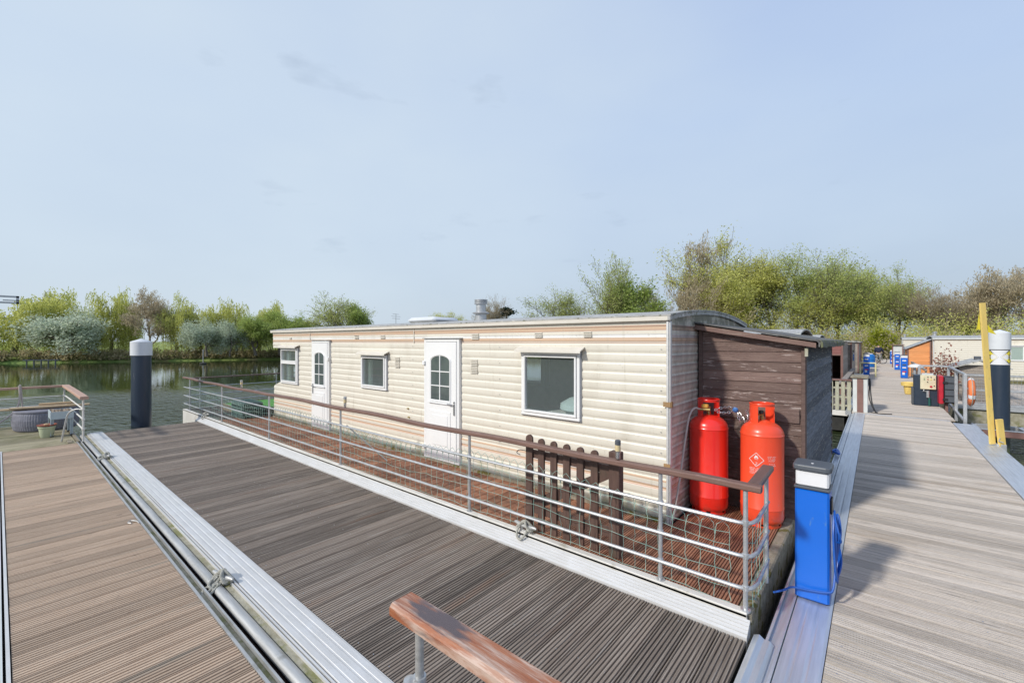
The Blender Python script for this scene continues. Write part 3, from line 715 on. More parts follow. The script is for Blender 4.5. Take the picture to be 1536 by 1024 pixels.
# fender tube and mooring channels between the two pontoons
t = thing('fender_rail', (-6,1.04,-.3), 'long rounded aluminium fender tube beside the mossy mooring channel', 'fender', kind=None)
mb = MB(); prof = [(1.05+.034*math.cos(a), -.030+.034*math.sin(a)*.9) for a in [2*PI*k/18 for k in range(18)]]
mb.prism(prof, 'x', -11.8, -.62); mb.build('tube', M['alu_dull'], t, smooth=True)
mb = MB(); mb.box(-11.8,-.62,1.085,1.122,-.06,-.018); mb.build('mossy_ledge', M['moss'], t)
mb = MB(); mb.box(-11.8,-.62,1.122,1.132,-.06,.0); mb.box(-11.8,-.62,1.140,1.150,-.06,.003); mb.build('lip', M['alu'], t)
mb = MB(); mb.box(-11.8,-.62,.99,1.04,-.5,-.09); mb.build('gap_strip', mat('red_brown_gap_strip',(.05,.025,.02),None,.7), t)  # dark red-brown strip filling the gap below the fender tube

# neighbour's tan walkway with a wider platform at its far end
t = thing('neighbour_pontoon', (-6,.4,-.3), 'tan grooved walkway of the left houseboat with a greenish platform at its far end', 'pontoon', kind='structure')
deck(MB(), -10.85, -.62, .052, .908, 'y', .145, 0, 5).build('walkway_boards', M['deck_tan'], t)
deck(MB(), -14.0, -10.86, -4.5, .905, 'y', .13, .002, 6).build('platform_boards', M['deck_green'], t)
mb = MB(); mb.box(-11.0,-.62,.911,.927,-.06,.006); mb.box(-14.05,-.62,.964,.976,-.06,.004); mb.build('edge_trim', M['alu_dull'], t)
mb = MB(); mb.box(-14.0,-.62,.928,.963,-.08,-.022); mb.build('mossy_channel', M['moss'], t)
mb = MB(); mb.box(-10.85,-.62,.0,.018,-.12,.004); mb.box(-10.85,-.62,.030,.046,-.12,.006); mb.box(-10.9,-10.84,-.4,.05,-.02,.01); mb.build('inner_edge', M['alu'], t)
mb = MB(); mb.box(-13.98,-.65,.02,.95,-.5,-.12); mb.box(-13.98,-10.9,-4.4,.02,-.5,-.12); mb.build('float', M['float'], t)

# main pier
t = thing('pier', (.5,10,-.3), 'pale weathered pier boards leading to the far bank', 'pier', kind='structure')
deck(MB(), -.222, 1.272, -2.5, 13.88, 'x', .145, 0, 6).build('near_boards', M['deck_pier'], t)
deck(MB(), -.50, 1.36, 13.96, 58.5, 'x', .145, .01, 5, jit=.015).build('far_boards', M['deck_pier'], t)
mb = MB(); ribbed(mb, -.43, -.226, -2.5, 13.95, .004, .004, 3, 'y', .0015)
mb.box(-.445,-.431,-2.5,13.95,-.1,.012); mb.box(-.50,-.446,-2.5,13.95,-.12,-.022); mb.box(-.515,-.501,-2.5,13.95,-.12,.002)
mb.box(-.226,1.275,13.884,13.955,-.03,.004)
mb.build('left_edge_strip', M['alu_y'], t)
mb = MB(); mb.prism([(-.575,-.10),(-.575,.012),(-.545,.024),(-.52,.006),(-.49,.006),(-.47,-.01),(-.47,-.10)], 'y', -2.5, 2.98); mb.build('ledge', M['alu_y'], t)
mb = MB(); ribbed(mb, 1.278, 1.60, -2.5, 13.6, .004, .004, 5, 'y', .002); mb.box(1.60,1.615,-2.5,13.6,-.15,.006)
mb.build('right_edge_strip', M['alu_y'], t)
mb = MB(); mb.box(-.56,1.58,-2.5,14.,-.5,-.125); mb.box(-.48,1.34,13.96,58.5,-.5,-.035); mb.build('float', M['float'], t)
mb = MB(); mb.box(-.62,-.505,13.9,58,-.06,.02); mb.build('side_beam', M['galv'], t)
mb = MB()
for i in range(113):
    for x in (-.17,.52,1.22):
        mb.lathe([(.0045,.0),(.0035,.0022)], (x+random.uniform(-.012,.012), -2.43+i*.1449+random.uniform(-.01,.01), .0), 6)
tag(mb.build('screw', M['steel'], t), kind='stuff')

# ------------------------------------------------------------------ houseboat: float, decks and caravan
HX0, HX1, HY0, HY1 = -10.05, -1.50, 4.05, 7.05
t = thing('houseboat', (-6,5.5,0), 'cream static caravan with orange stripes floating on its own pontoon', 'houseboat')
HB = t
deck(MB(), -10.9, -.685, 3.075, 4.03, 'y', .14, .1, 6).build('deck_boards', M['deck_red'], t)
deck(MB(), -1.46, -.685, 4.04, 8.4, 'y', .14, .099, 6).build('side_boards', M['deck_red'], t)
deck(MB(), -13.3, -10.91, 3.075, 8.2, 'y', .125, .098, 6).build('end_boards', M['deck_old'], t)
mb = MB(); mb.box(-13.35,-.62,3.008,3.030,-.5,.098); mb.box(-13.35,-.62,3.008,3.068,.075,.106); mb.box(-13.37,-13.345,3.008,8.3,-.5,.10)
mb.build('hull_edge', M['white_hull'], t, bevel=.004)
mb = MB(); mb.box(-.683,-.60,3.04,8.5,-.5,.10,.012); mb.build('side_beam', M['moss_wood'], t)
mb = MB(); mb.box(-13.3,-.66,3.05,8.3,-.55,.06); mb.build('float', M['float'], t)

# openings in the front wall (x0,x1,z0,z1)
OP = {'w1':(-10.0,-9.25,.93,1.63), 'w2':(-6.735,-6.055,1.045,1.545), 'w3':(-3.20,-2.47,.975,1.645)}
PITCH = .098
def prof_off(z):
    f = ((z-.02)/PITCH) % 1.0
    P = [(0,.0),(.10,.30),(.28,.82),(.5,1.),(.66,1.),(.80,.97),(.90,.50),(.96,.05),(1.,0.)]
    if z > 1.775: return .004
    for i in range(len(P)-1):
        if P[i][0] <= f <= P[i+1][0]:
            k = (f-P[i][0])/(P[i+1][0]-P[i][0]); return .0095*(P[i][1]+(P[i+1][1]-P[i][1])*k)
    return 0
def zlevels(z0, z1, extra=()):
    zs = {round(z0,4), round(z1,4)} | {round(e,4) for e in extra}
    k = 0
    while True:
        b = .02+k*PITCH
        if b > 1.775: break
        for f in (0,.10,.28,.5,.66,.80,.90,.96):
            z = b+f*PITCH
            if z0 < z < min(z1,1.775): zs.add(round(z,4))
        k += 1
    for a in (1.776,1.80,1.803,1.835,1.838,1.868,1.871,1.908,1.911,1.945,1.948):
        if z0 < a < z1: zs.add(a)
    return sorted(zs)
def top_off(z):     # small beads of the flat upper cladding
    return prof_off(z)+(.005 if (1.803<=z<=1.835 or 1.871<=z<=1.908 or z>=1.948) else 0)
def wall(name, x0f, x1, y, z0, z1, holes, sgn, m, parent, ridge=True):
    """ribbed wall in the xz plane; x0f(z) gives the left outline, sgn -1 faces -y"""
    zs = zlevels(z0, z1, [h for o in holes for h in o[2:]])
    xs = sorted({x1} | {o[0] for o in holes} | {o[1] for o in holes})
    mb = MB(); nx = len(xs)+1; vs = []
    for z in zs:
        yy = y+sgn*top_off(z)
        for x in [x0f(z)]+xs: vs.append((x,yy,z))
    fs = []
    for r in range(len(zs)-1):
        zc = (zs[r]+zs[r+1])/2
        for c in range(nx-1):
            xa = -1e9 if c == 0 else xs[c-1]; xb = xs[c]; xc = xb-1e-4
            if any(o[0] < xc < o[1]+1e-6 and o[2] < zc < o[3] and xa >= o[0]-1e-6 for o in holes): continue
            a = r*nx+c; q = (a,a+1,a+1+nx,a+nx); fs.append(q if sgn < 0 else q[::-1])
    mb.add(vs, fs); return mb.build(name, m, parent)
def xleft(z):
    if z > 1.66: return -10.52+ (1.97-z)*.02
    if z > .93: return HX0
    if z > .80: return HX0-.42*(.93-z)/.13
    return -10.47+.02*z
# the outline steps at these heights, so cut the wall in bands
FW = [(.08,.80),(.80,.93),(.93,1.6601),(1.6601,2.04)]
def front_wall(y, sgn, name, holes):
    zs = zlevels(.08, 2.04, [h for o in holes for h in o[2:]]+[.80,.93,1.66])
    xs = sorted({HX1} | {o[0] for o in holes} | {o[1] for o in holes}); nx = len(xs)+1
    mb = MB()
    for r in range(len(zs)-1):
        z0, z1 = zs[r], zs[r+1]; zc = (z0+z1)/2
        xl0 = xleft(z0+1e-4); xl1 = xleft(z1-1e-4)
        for c in range(nx-1):
            xa = None if c == 0 else xs[c-1]; xb = xs[c]
            if xa is not None and any(o[0]-1e-6 <= xa and xb <= o[1]+1e-6 and o[2] < zc < o[3] for o in holes): continue
            p = (xl0 if xa is None else xa, xl1 if xa is None else xa)
            ya, yb = y+sgn*top_off(z0+1e-5), y+sgn*top_off(z1-1e-5)
            q = [(p[0],ya,z0),(xb,ya,z0),(xb,yb,z1),(p[1],yb,z1)]
            mb.add(q, [(0,1,2,3) if sgn < 0 else (3,2,1,0)])
    # weld
    return mb.build(name, M['siding'], HB)
front_wall(HY0, -1, 'front_wall', list(OP.values()))
BOP = [(-5.62,-4.98,.98,1.6),(-6.9,-6.0,.95,1.6),(-9.6,-8.6,.95,1.6)]
front_wall(HY1, 1, 'back_wall', BOP)
# gable ends: ribbed sheet that follows the arched roof line
def roofz(y): return 2.042+.10*(1-((y-5.55)/1.5)**2)
mb = MB(); ys = [HY0+(HY1-HY0)*k/16 for k in range(17)]; zs = zlevels(.08, 2.04)
for r in range(len(zs)-1):
    for (X, s) in ((HX1,1),):
        a, b = X+s*top_off(zs[r]+1e-5), X+s*top_off(zs[r+1]-1e-5)
        mb.add([(a,HY0,zs[r]),(a,HY1,zs[r]),(b,HY1,zs[r+1]),(b,HY0,zs[r+1])],[(0,1,2,3)])
for k in range(16):
    mb.add([(HX1+.009,ys[k],2.04),(HX1+.009,ys[k+1],2.04),(HX1+.009,ys[k+1],roofz(ys[k+1])),(HX1+.009,ys[k],roofz(ys[k]))],[(0,1,2,3)])
mb.build('end_wall', M['siding_end'], HB)
mb = MB()
pf = [(.08,-10.468),(.80,-10.454),(.93,HX0),(1.66,HX0),(1.6601,-10.514),(2.04,-10.52)]
for i in range(len(pf)-1):
    (z0,x0),(z1,x1) = pf[i],pf[i+1]
    if abs(z1-z0) < .001: mb.add([(x0,HY0,z0),(x1,HY0,z0),(x1,HY1,z0),(x0,HY1,z0)],[(0,1,2,3)])
    elif i == 2:   # band with a wide bay window opening
        for ya, yb, za, zb in ((HY0,HY0+.25,z0,z1),(HY1-.25,HY1,z0,z1),(HY0+.25,HY1-.25,z0,1.0),(HY0+.25,HY1-.25,1.58,z1)):
            mb.add([(x0,ya,za),(x0,ya,zb),(x0,yb,zb),(x0,yb,za)],[(0,1,2,3)])
    else: mb.add([(x0,HY0,z0),(x1,HY0,z1),(x1,HY1,z1),(x0,HY1,z0)],[(0,1,2,3)])
for k in range(16): mb.add([(-10.52,ys[k],2.04),(-10.52,ys[k],roofz(ys[k])),(-10.52,ys[k+1],roofz(ys[k+1])),(-10.52,ys[k+1],2.04)],[(0,1,2,3)])
mb.build('bay_end_wall', M['siding'], HB)
# arched roof with overhang and edge trims
mb = MB(); ys = [HY0-.05+(HY1-HY0+.1)*k/20 for k in range(21)]
top = [(y, roofz(y)+.018) for y in ys]; bot = [(y, roofz(y)+.004) for y in ys][::-1]
mb.prism(top+bot, 'x', -10.58, -1.455); mb.build('roof', M['roof'], HB, smooth=True)
mb = MB(); mb.box(-10.57,-1.46,HY0-.048,HY0-.018,1.995,2.040,.004); mb.box(-10.57,-1.46,HY1+.018,HY1+.048,1.995,2.040,.004)
mb.build('eave_trim', M['trim'], HB)
mb = MB(); mb.prism([(y, roofz(y)+.002) for y in ys]+[(y, roofz(y)-.035) for y in ys][::-1], 'x', -1.485, -1.462); mb.build('gable_trim', M['roof'], HB, smooth=True)
mb = MB(); mb.box(-1.505,-1.482,HY0-.030,HY0-.012,.09,1.99,.004); mb.box(-1.480,-1.468,HY0-.020,HY0+.02,.09,1.99,.003); mb.build('corner_trim', M['alu'], HB)
mb = MB(); mb.box(-10.08,-10.04,HY0-.02,HY0-.003,.93,1.66); mb.build('bay_trim', M['trim'], HB)
mb = MB(); mb.box(-1.53,-1.462,HY0-.038,HY0-.030,1.19,1.235); mb.box(-1.461,-1.454,HY0-.032,HY0+.01,1.185,1.24); mb.build('tape_patch', M['tape'], HB)
mb = MB(); mb.box(-1.525,-1.465,HY0-.038,HY0-.030,.63,.66); mb.build('tape_patch', M['tape'], HB)
mb = MB(); mb.box(-10.5,-1.5,HY0+.01,HY1-.01,.075,.105); mb.build('inner_floor', M['shed_trim'], HB)
mb = MB(); mb.box(-10.0,-1.56,HY0+.02,HY1-.02,1.96,1.98); mb.box(-7.6,-7.58,HY0+.03,HY1-.03,.11,1.95); mb.box(-1.56,-1.54,HY0+.03,HY1-.03,.11,1.95)
mb.box(-10.0,-1.56,HY1-.05,HY1-.03,.11,.90); mb.box(-10.0,-1.56,HY1-.05,HY1-.03,1.68,1.95)
for a,b in ((-10.0,-9.7),(-8.5,-7.0),(-5.9,-5.68),(-4.92,-1.56)): mb.box(a,b,HY1-.05,HY1-.03,.90,1.68)
mb.build('inner_partition', M['lining'], HB)
mb = MB(); mb.box(-3.1,-1.7,HY0+.25,HY1-.9,.12,.62); mb.build('bed', M['lining'], HB)
mb = MB()
mb.lathe([(.02,0),(.22,.01),(.31,.06),(.30,.12),(.20,.18),(.02,.21)], (-2.62,HY0+.42,.95), 20); mb.build('pillow', M['fabric'], HB, smooth=True)
mb = MB(); mb.box(-3.1,-2.2,HY0+.20,HY0+.75,.62,.95,.03); mb.build('mattress', M['lining'], HB)
def curtain(x0,x1,y,z0,z1):
    mb = MB(); n = 24; vs=[(x0+(x1-x0)*k/n, y+.02*math.sin(k*1.9), z) for z in (z0,z1) for k in range(n+1)]
    mb.add(vs, [(k,k+1,n+2+k,n+1+k) for k in range(n)]); mb.build('curtain', M['curtain'], HB)
for a in ((-9.95,-9.78),(-9.45,-9.3),(-6.70,-6.60),(-6.22,-6.10)): curtain(a[0],a[1],HY0+.07,.9,1.66)
for o in BOP: curtain(o[0]-.05,o[0]+.14,HY1-.08,.9,1.66); curtain(o[1]-.14,o[1]+.05,HY1-.08,.9,1.66)

def window(o, y, transom=None, awn=True, sgn=-1, casement=True, par=HB):
    x0,x1,z0,z1 = o; m = MB(); f = .036; yo = y+sgn*.040; yi = y+.03
    ya, yb = min(yo,y-sgn*.03), max(yo,y-sgn*.03)
    for b in ((x0-f,x1+f,z0-f,z0),(x0-f,x1+f,z1,z1+f),(x0-f,x0,z0,z1),(x1,x1+f,z0,z1)): m.box(b[0],b[1],ya,yb,b[2],b[3],.006)
    fr = m.build('window', M['pvc'], par)
    s = MB(); g = .024; ya2, yb2 = sorted((y+sgn*.052, y-sgn*.0))
    def sash(a,b,c,d):
        for q in ((a,b,c,c+g),(a,b,d-g,d),(a,a+g,c+g,d-g),(b-g,b,c+g,d-g)): s.box(q[0],q[1],ya2,yb2,q[2],q[3],.004)
    if transom: sash(x0+.003,x1-.003,z0+.003,transom-.012); sash(x0+.003,x1-.003,transom+.012,z1-.003)
    else: sash(x0+.003,x1-.003,z0+.003,z1-.003)
    if transom: s.box(x0+.003,x1-.003,ya2+.004,yb2,transom-.011,transom+.011)
    s.build('sash', M['pvc'], fr)
    r = MB(); r.box(x0-f-.010,x1+f+.012,min(y+sgn*.02,y),max(y+sgn*.02,y),z0-f-.010,z1+f+.008); r.build('seal', M['pvc_grey'], fr)
    # hole through the seal
    gl = MB(); yg = y+sgn*.018; gl.add([(x0+.02,yg,z0+.02),(x1-.02,yg,z0+.02),(x1-.02,yg,z1-.02),(x0+.02,yg,z1-.02)],[(0,1,2,3)]); gl.build('pane', M['glass'], fr)
    if awn:
        a = MB(); zt = z1+f+.004
        a.prism([(y+sgn*.0,zt+.055),(y+sgn*.02,zt+.055),(y+sgn*.11,zt+.012),(y+sgn*.112,zt-.010),(y+sgn*.104,zt-.006),(y+sgn*.100,zt+.008),(y+sgn*.0,zt+.045)], 'x', x0-f-.05, x1+f+.05)
        a.build('drip_hood', M['trim'], fr)
    return fr
# seal as an open frame, not a slab
def seal_fix():
    for fr in [c for c in HB.children if c.name.startswith('window')]:
        pass
window(OP['w1'], HY0, 1.355); window(OP['w2'], HY0); window(OP['w3'], HY0)
for o in BOP: window(o, HY1, sgn=1, awn=False)
for ob in list(bpy.data.objects):
    if ob.name.startswith('seal'):   # open up the middle of each seal slab
        me = ob.data; vs = [v.co for v in me.vertices]
        xs = (min(v.x for v in vs), max(v.x for v in vs)); yy = (min(v.y for v in vs), max(v.y for v in vs)); zz = (min(v.z for v in vs), max(v.z for v in vs))
        m = MB(); k = .042
        for b in ((xs[0],xs[1],zz[0],zz[0]+k),(xs[0],xs[1],zz[1]-k,zz[1]),(xs[0],xs[0]+k,zz[0]+k,zz[1]-k),(xs[1]-k,xs[1],zz[0]+k,zz[1]-k)): m.box(b[0],b[1],yy[0],yy[1],b[2],b[3])
        nm = bpy.data.meshes.new('seal'); nm.from_pydata(m.v, [], m.f); nm.materials.append(M['pvc_grey']); ob.data = nm

def door(x0, x1, z0, z1, y, hinge, par, nm='door'):
    """x0..x1 outer frame; hinge 'l' or 'r'"""
    m = MB(); f = .045
    for b in ((x0,x0+f,z0,z1),(x1-f,x1,z0,z1),(x0+f,x1-f,z1-f,z1),(x0+f,x1-f,z0,z0+.035)): m.box(b[0],b[1],y-.050,y+.02,b[2],b[3],.005)
    fr = m.build(nm, M['pvc'], par)
    lf = MB(); a, b, c, d = x0+f+.004, x1-f-.004, z0+.039, z1-f-.004
    lf.box(a,b,y-.058,y-.012,c,d,.006); W = b-a
    ga, gb = a+W*.20, b-W*.20; gz0, gz1 = z0+(z1-z0)*.50, z0+(z1-z0)*.86
    # arched moulding round the glass
    def arch(k, n=12): 
        r = (gb-ga)/2+k; cx=(ga+gb)/2; h = (gb-ga)*.20+k
        return [(cx+r*math.cos(PI*i/n), gz1-(gb-ga)*.2+h*math.sin(PI*i/n)) for i in range(n+1)]
    o_ = [(gb+.035,gz0-.035)]+arch(.035)+[(ga-.035,gz0-.035)]; i_ = [(gb,gz0)]+arch(0)+[(ga,gz0)]
    n = len(o_); vs = [(p[0],y-.058,p[1]) for p in o_]+[((p[0]+q[0])/2,y-.074,(p[1]+q[1])/2) for p,q in zip(o_,i_)]+[(p[0],y-.066,p[1]) for p in i_]
    fs = []
    for r in range(2):
        for k in range(n): fs.append((r*n+k, r*n+(k+1)%n, (r+1)*n+(k+1)%n, (r+1)*n+k))
    lf.add(vs, fs)
    pa, pb, pz0, pz1 = a+W*.17, b-W*.17, z0+(z1-z0)*.10, z0+(z1-z0)*.41
    for k, (ins, dy) in enumerate(((0,.066),(.03,.060),(.055,.072),(.09,.062),(.10,.068))):
        lf.box(pa+ins,pb-ins,y-dy,y-.05,pz0+ins,pz1-ins,.004)
    lf.build('leaf', M['pvc'], fr)
    g = MB(); g.prism([(p[0],p[1]) for p in i_], 'y', y-.064, y-.060); g.build('pane', M['glassdark'], fr)
    q = MB(); cx = (ga+gb)/2; q.box(cx-.008,cx+.008,y-.072,y-.064,gz0,gz1+.0)
    for k in (1,2): z = gz0+(gz1-gz0)*k/3.1; q.box(ga,gb,y-.0715,y-.064,z-.007,z+.007)
    q.box(ga-.045,gb+.045,y-.082,y-.058,gz0-.052,gz0-.036,.003)
    q.build('glazing_bar', M['pvc'], fr)
    h = MB(); hx = (b-.035) if hinge == 'l' else (a+.035); s = -1 if hinge == 'l' else 1; zm = z0+(z1-z0)*.46
    h.box(hx-.014,hx+.014,y-.070,y-.057,zm-.12,zm+.07,.004); h.tube([(hx,y-.06,zm+.03),(hx,y-.095,zm+.03),(hx+s*.10,y-.098,zm+.03)],.008,8)
    h.build('handle', M['chrome'], fr, smooth=True)
    h = MB(); h.tube([(hx,y-.06,zm-.32),(hx,y-.10,zm-.32)],.014,8); h.build('knob', M['chrome'], fr, smooth=True)
    e = MB(); ex = (x0+.01) if hinge == 'l' else (x1-.01)
    for zz in (z0+.16, z1-.35):
        e = MB(); e.box(ex-.025,ex+.025,y-.075,y-.048,zz-.03,zz+.03,.006); e.build('hinge', M['pvc'], fr)
    k = MB(); k.box(x0-.012,x1+.03,y-.07,y+.0,z1,z1+.010); k.build('head_strip', M['alu_dull'], fr)
    return fr
door(-5.044,-4.30,.125,1.84,HY0,'l',HB); door(-8.551,-7.86,.125,1.82,HY0,'r',HB)
m = MB()
for x in (-10.44,-8.72,-7.2,-5.36,-3.6,-1.56):
    for k in range(9):
        z = .16+.196*k
        if any(o[0]-.08 < x < o[1]+.08 and o[2]-.08 < z < o[3]+.08 for o in OP.values()) or (x < -10.1 and .8 < z < 1.7): continue
        m.tube([(x,HY0-.012,z),(x,HY0-.016,z)], .006, 6)
tag(m.build('rivet', M['alu_dull'], HB), kind='stuff')
# air vents in the cladding, roof flue and skylight
def vent(x, z, n, w_):
    m = MB()
    for k in range(n): m.box(x-w_/2,x+w_/2,HY0-.022,HY0-.004,z-k*.022-.007,z-k*.022+.004); 
    return m
for x, z, n, w_ in ((-1.98-.37,1.90,3,.10),(-3.0,1.90,3,.11),(-4.03,1.90,4,.13),(-6.95,1.90,3,.13),(-7.9+.95,1.905,1,.12),(-6.15,1.90,3,.13),(-9.6,1.88,2,.12),(-4.05,1.56,9,.13),(-5.75,1.55,8,.12)):
    vent(x,z,n,w_).build('air_vent', M['trim'], HB)
m = MB(); m.box(-5.338,-5.325,HY0-.016,HY0-.004,1.775,1.995); m.box(-8.70,-8.688,HY0-.016,HY0-.004,1.83,1.995); m.build('joint_strip', M['trim'], HB)
m = MB(); m.lathe([(.012,-.02),(.022,-.01),(.012,.0)],(-5.47,HY0-.02,.79),10); m.lathe([(.012,-.02),(.022,-.01),(.012,.0)],(-4.9-.55,HY0-.02,.66),10)
m.build('pipe_outlet', M['brass'], HB)
m = MB(); fx, fy, fz = -4.57, 4.7, roofz(4.7)+.02
m.lathe([(.082,-.01),(.082,.075),(.125,.09),(.13,.102),(.075,.12),(.075,.225),(.10,.232),(.10,.246),(.085,.249),(.10,.262),(.10,.273),(.085,.276),(.10,.288),(.10,.298),(.03,.306)], (fx,fy,fz), 24)
m.build('flue', M['galv'], HB, smooth=True)
m = MB(); m.bevbox(-6.03,-5.33,4.42,4.98,roofz(4.7)-.01,roofz(4.7)+.085,.040); m.build('roof_light', M['pilecap'], HB, smooth=True)
m = MB(); m.box(-10.45,-1.52,4.0,4.03,.10,.135); m.build('sill_board', M['moss_wood'], HB)

# ------------------------------------------------------------------ railing of the houseboat
RY = 3.045
PX = [-12.90,-10.55,-8.09,-5.65,-3.12,-1.18,-.635]
t = thing('railing', (-6,RY,.1), 'tubular railing with brown wooden handrail and green net along the houseboat deck', 'railing')
RL = t
for x in PX:
    m = MB(); m.tube([(x,RY,.10),(x,RY,.868)], .0145, 10)
    m.tube([(x,RY,.100),(x,RY,.112)], .03, 10)
    for z in (.245,.447,.655): m.lathe([(.0145,-.018),(.021,-.014),(.021,.014),(.0145,.018)], (x,RY,z), 12)
    m.build('post', M['galv'], t, smooth=True)
# side return at the near corner, then the far end rails
m = MB(); m.tube([(-.598,3.50,.10),(-.598,3.50,.865)], .0145, 10); m.build('post', M['galv'], t, smooth=True)
for z in (.245,.447,.655):
    m = MB(); m.tube([(-13.35,RY-.017,z+.0),(-5,RY-.017,z-.004),(-.72,RY-.017,z)]+smoothpts([(-.67,RY-.016,z),(-.61,RY+.012,z),(-.588,RY+.10,z)],4)+[(-.595,3.55,z)], .0125, 8)
    m.build('rail', M['galv'], t, smooth=True)
for y in (3.35,5.2,7.1):
    m = MB(); m.tube([(-13.3,y,.1),(-13.3,y,.86)], .0145, 8); m.build('post', M['galv'], t, smooth=True)
for z in (.26,.44,.64):
    m = MB(); m.tube([(-13.3,3.05,z),(-13.3,8.0,z)], .011, 6); m.build('rail', M['galv'], t, smooth=True)
def wavybar(mb, pts, w_, h_, b=.008):
    for i in range(len(pts)-1):
        (x0,y0,z0),(x1,y1,z1) = pts[i],pts[i+1]
    vs=[]; n=len(pts)
    for i,(x,y,z) in enumerate(pts):
        a = pts[max(i-1,0)]; c = pts[min(i+1,n-1)]; d = Vector((c[0]-a[0],c[1]-a[1],0)).normalized(); s = Vector((-d.y,d.x,0))
        sec = [(-w_/2,-h_/2+b),(-w_/2+b,-h_/2),(w_/2-b,-h_/2),(w_/2,-h_/2+b),(w_/2,h_/2-b),(w_/2-b,h_/2),(-w_/2+b,h_/2),(-w_/2,h_/2-b)]
        for u,v in sec: vs.append((x+s.x*u,y+s.y*u,z+v))
    fs = [(i*8+k,i*8+(k+1)%8,(i+1)*8+(k+1)%8,(i+1)*8+k) for i in range(n-1) for k in range(8)]+[tuple(range(7,-1,-1)),tuple(range((n-1)*8,n*8))]
    return mb.add(vs, fs)
m = MB(); pts = []
for k in range(45):
    x = -13.42+(12.80)*k/44; z = .886+.006*math.sin(k*.9)-.0+(.012*math.sin((x+13)*.5))*(-1 if x<-8 else .3)
    pts.append((x, RY+.004*math.sin(k*.7), z))
pts[-1] = (-.545, RY, .884); wavybar(m, pts, .070, .040); m.build('handrail', M['rail_wood'], t)
m = MB(); wavybar(m, [(-.597,RY+.036,.8845),(-.605,3.60,.884)], .075, .040); m.build('handrail', M['rail_wood_y'], t)
m = MB(); wavybar(m, [(-13.38,RY+.036,.86),(-13.3,8.0,.88)], .065, .035); m.build('handrail', M['rail_wood_y'], t)
# net: thin green wires, sagging, looped along the top
m = MB(); rn = random.Random(4); yN = RY+.020
x = -12.95; cols = []
while x < -.66: cols.append(x); x += .094
for i, x in enumerate(cols):
    tp = .60+.05*math.sin(i*.13)+rn.uniform(-.012,.012); pts = []
    for k in range(9):
        z = .115+(tp-.115)*k/8; pts.append((x+rn.uniform(-.010,.010), yN+rn.uniform(-.006,.010), z))
    m.tube(pts, .0020, 3, False)
for zz in (.135,.235,.335,.435,.535,.61):
    pts = []
    for i, x in enumerate(cols):
        pts.append((x, yN+rn.uniform(-.004,.004), zz+.05*(zz/.6)*math.sin(i*.13)-.018*abs(math.sin(i*.39+zz*9))+rn.uniform(-.006,.006)))
    m.tube(pts, .0022, 3, False)
pts = []
for i in range(len(cols)-1):                 # loops along the top edge
    x0, x1 = cols[i], cols[i+1]; b = .60+.05*math.sin(i*.13)
    m.tube([(x0,yN,b-.03),(x0+.01,yN+.01,b+.035),((x0+x1)/2,yN+.015,b+.062),(x1-.01,yN+.01,b+.035),(x1,yN,b-.03)], .0022, 3, False)
for j in range(6):                           # side return of the net
    y = 3.08+.085*j; m.tube([(-.600,y,.12),(-.604+rn.uniform(-.01,.01),y,.36),(-.60,y,.62)], .0020, 3, False)
for zz in (.16,.28,.40,.52,.62): m.tube([(-.64,RY+.02,zz),(-.60,3.12,zz-.01),(-.60,3.3,zz-.02),(-.585,3.5,zz)], .0020, 3, False)
tag(m.build('net', M['net'], t), 'sagging green wire net')
# short brace rods standing behind the railing
for (a, b) in (((-5.53,RY+.02,.66),(-5.30,3.55,.11)),):
    m = MB(); m.tube([a,b], .010, 6); m.build('brace', M['galv'], t)
# small solar lamps standing on the handrail
for i, (x, lab) in enumerate(((-1.51,'small metal solar lamp on the handrail above the wooden gate'),(-5.53,'small solar lamp on the handrail between the two caravan doors'),(-9.42,'small solar lamp on the handrail near the far corner of the houseboat deck'))):
    r = thing('solar_lamp', (x,RY,.9066), lab, 'lamp', 'solar lamps on the handrail')
    m = MB(); m.lathe([(.016,0),(.0175,.005),(.0175,.055),(.020,.058),(.020,.060)], (x,RY,.9066), 16); m.build('stem', M['chrome'], r, smooth=True)
    m = MB(); m.lathe([(.019,.060),(.021,.062),(.021,.105),(.019,.107)], (x,RY,.9066), 16); m.build('lamp_shade', mat('amber_lens' if not i else 'amber_lens', (.66,.53,.30), None, .4), r, smooth=True)
    m = MB(); m.lathe([(.022,.107),(.022,.140),(.014,.145)], (x,RY,.9066), 16); m.build('cap', M['alu_dull'] if i else M['charcoal'], r, smooth=True)

# ------------------------------------------------------------------ garden gate leaning on the railing
t = thing('picket_gate', (-2,3.16,.1), 'dark brown wooden picket gate standing behind the railing', 'gate')
for k in range(6):
    x = -2.43+.134*k; zt = .935+(.015 if k == 0 else 0)-.004*k; w_ = .036 if k == 0 else .032
    m = MB(); pr = [(x-w_,.105),(x+w_,.105),(x+w_,zt-w_)]+[(x+w_*math.cos(a), zt-w_+w_*math.sin(a)) for a in [PI*j/8 for j in range(1,8)]]+[(x-w_,zt-w_)]
    m.prism(pr, 'y', 3.125, 3.147); m.build('slat', M['gate'], t)
m = MB(); m.box(-1.625,-1.535,3.115,3.195,.105,.93,.004); m.build('post', M['gate'], t)
for z in (.24,.74):
    m = MB(); m.box(-2.46,-1.626,3.1475,3.178,z,z+.07); m.build('cross_rail', M['gate'], t)
m = MB(); m.prism([(-2.40,.31),(-2.30,.31),(-1.64,.70),(-1.64,.74),(-1.72,.74),(-2.40,.36)], 'y', 3.148, 3.172); m.build('diagonal_brace', M['gate'], t)
m = MB(); m.tube(smoothpts([(-2.46,3.12,.80),(-2.53,3.11,.80),(-2.56,3.11,.77),(-2.52,3.11,.755)],5), .004, 6); m.build('hook', M['black'], t)

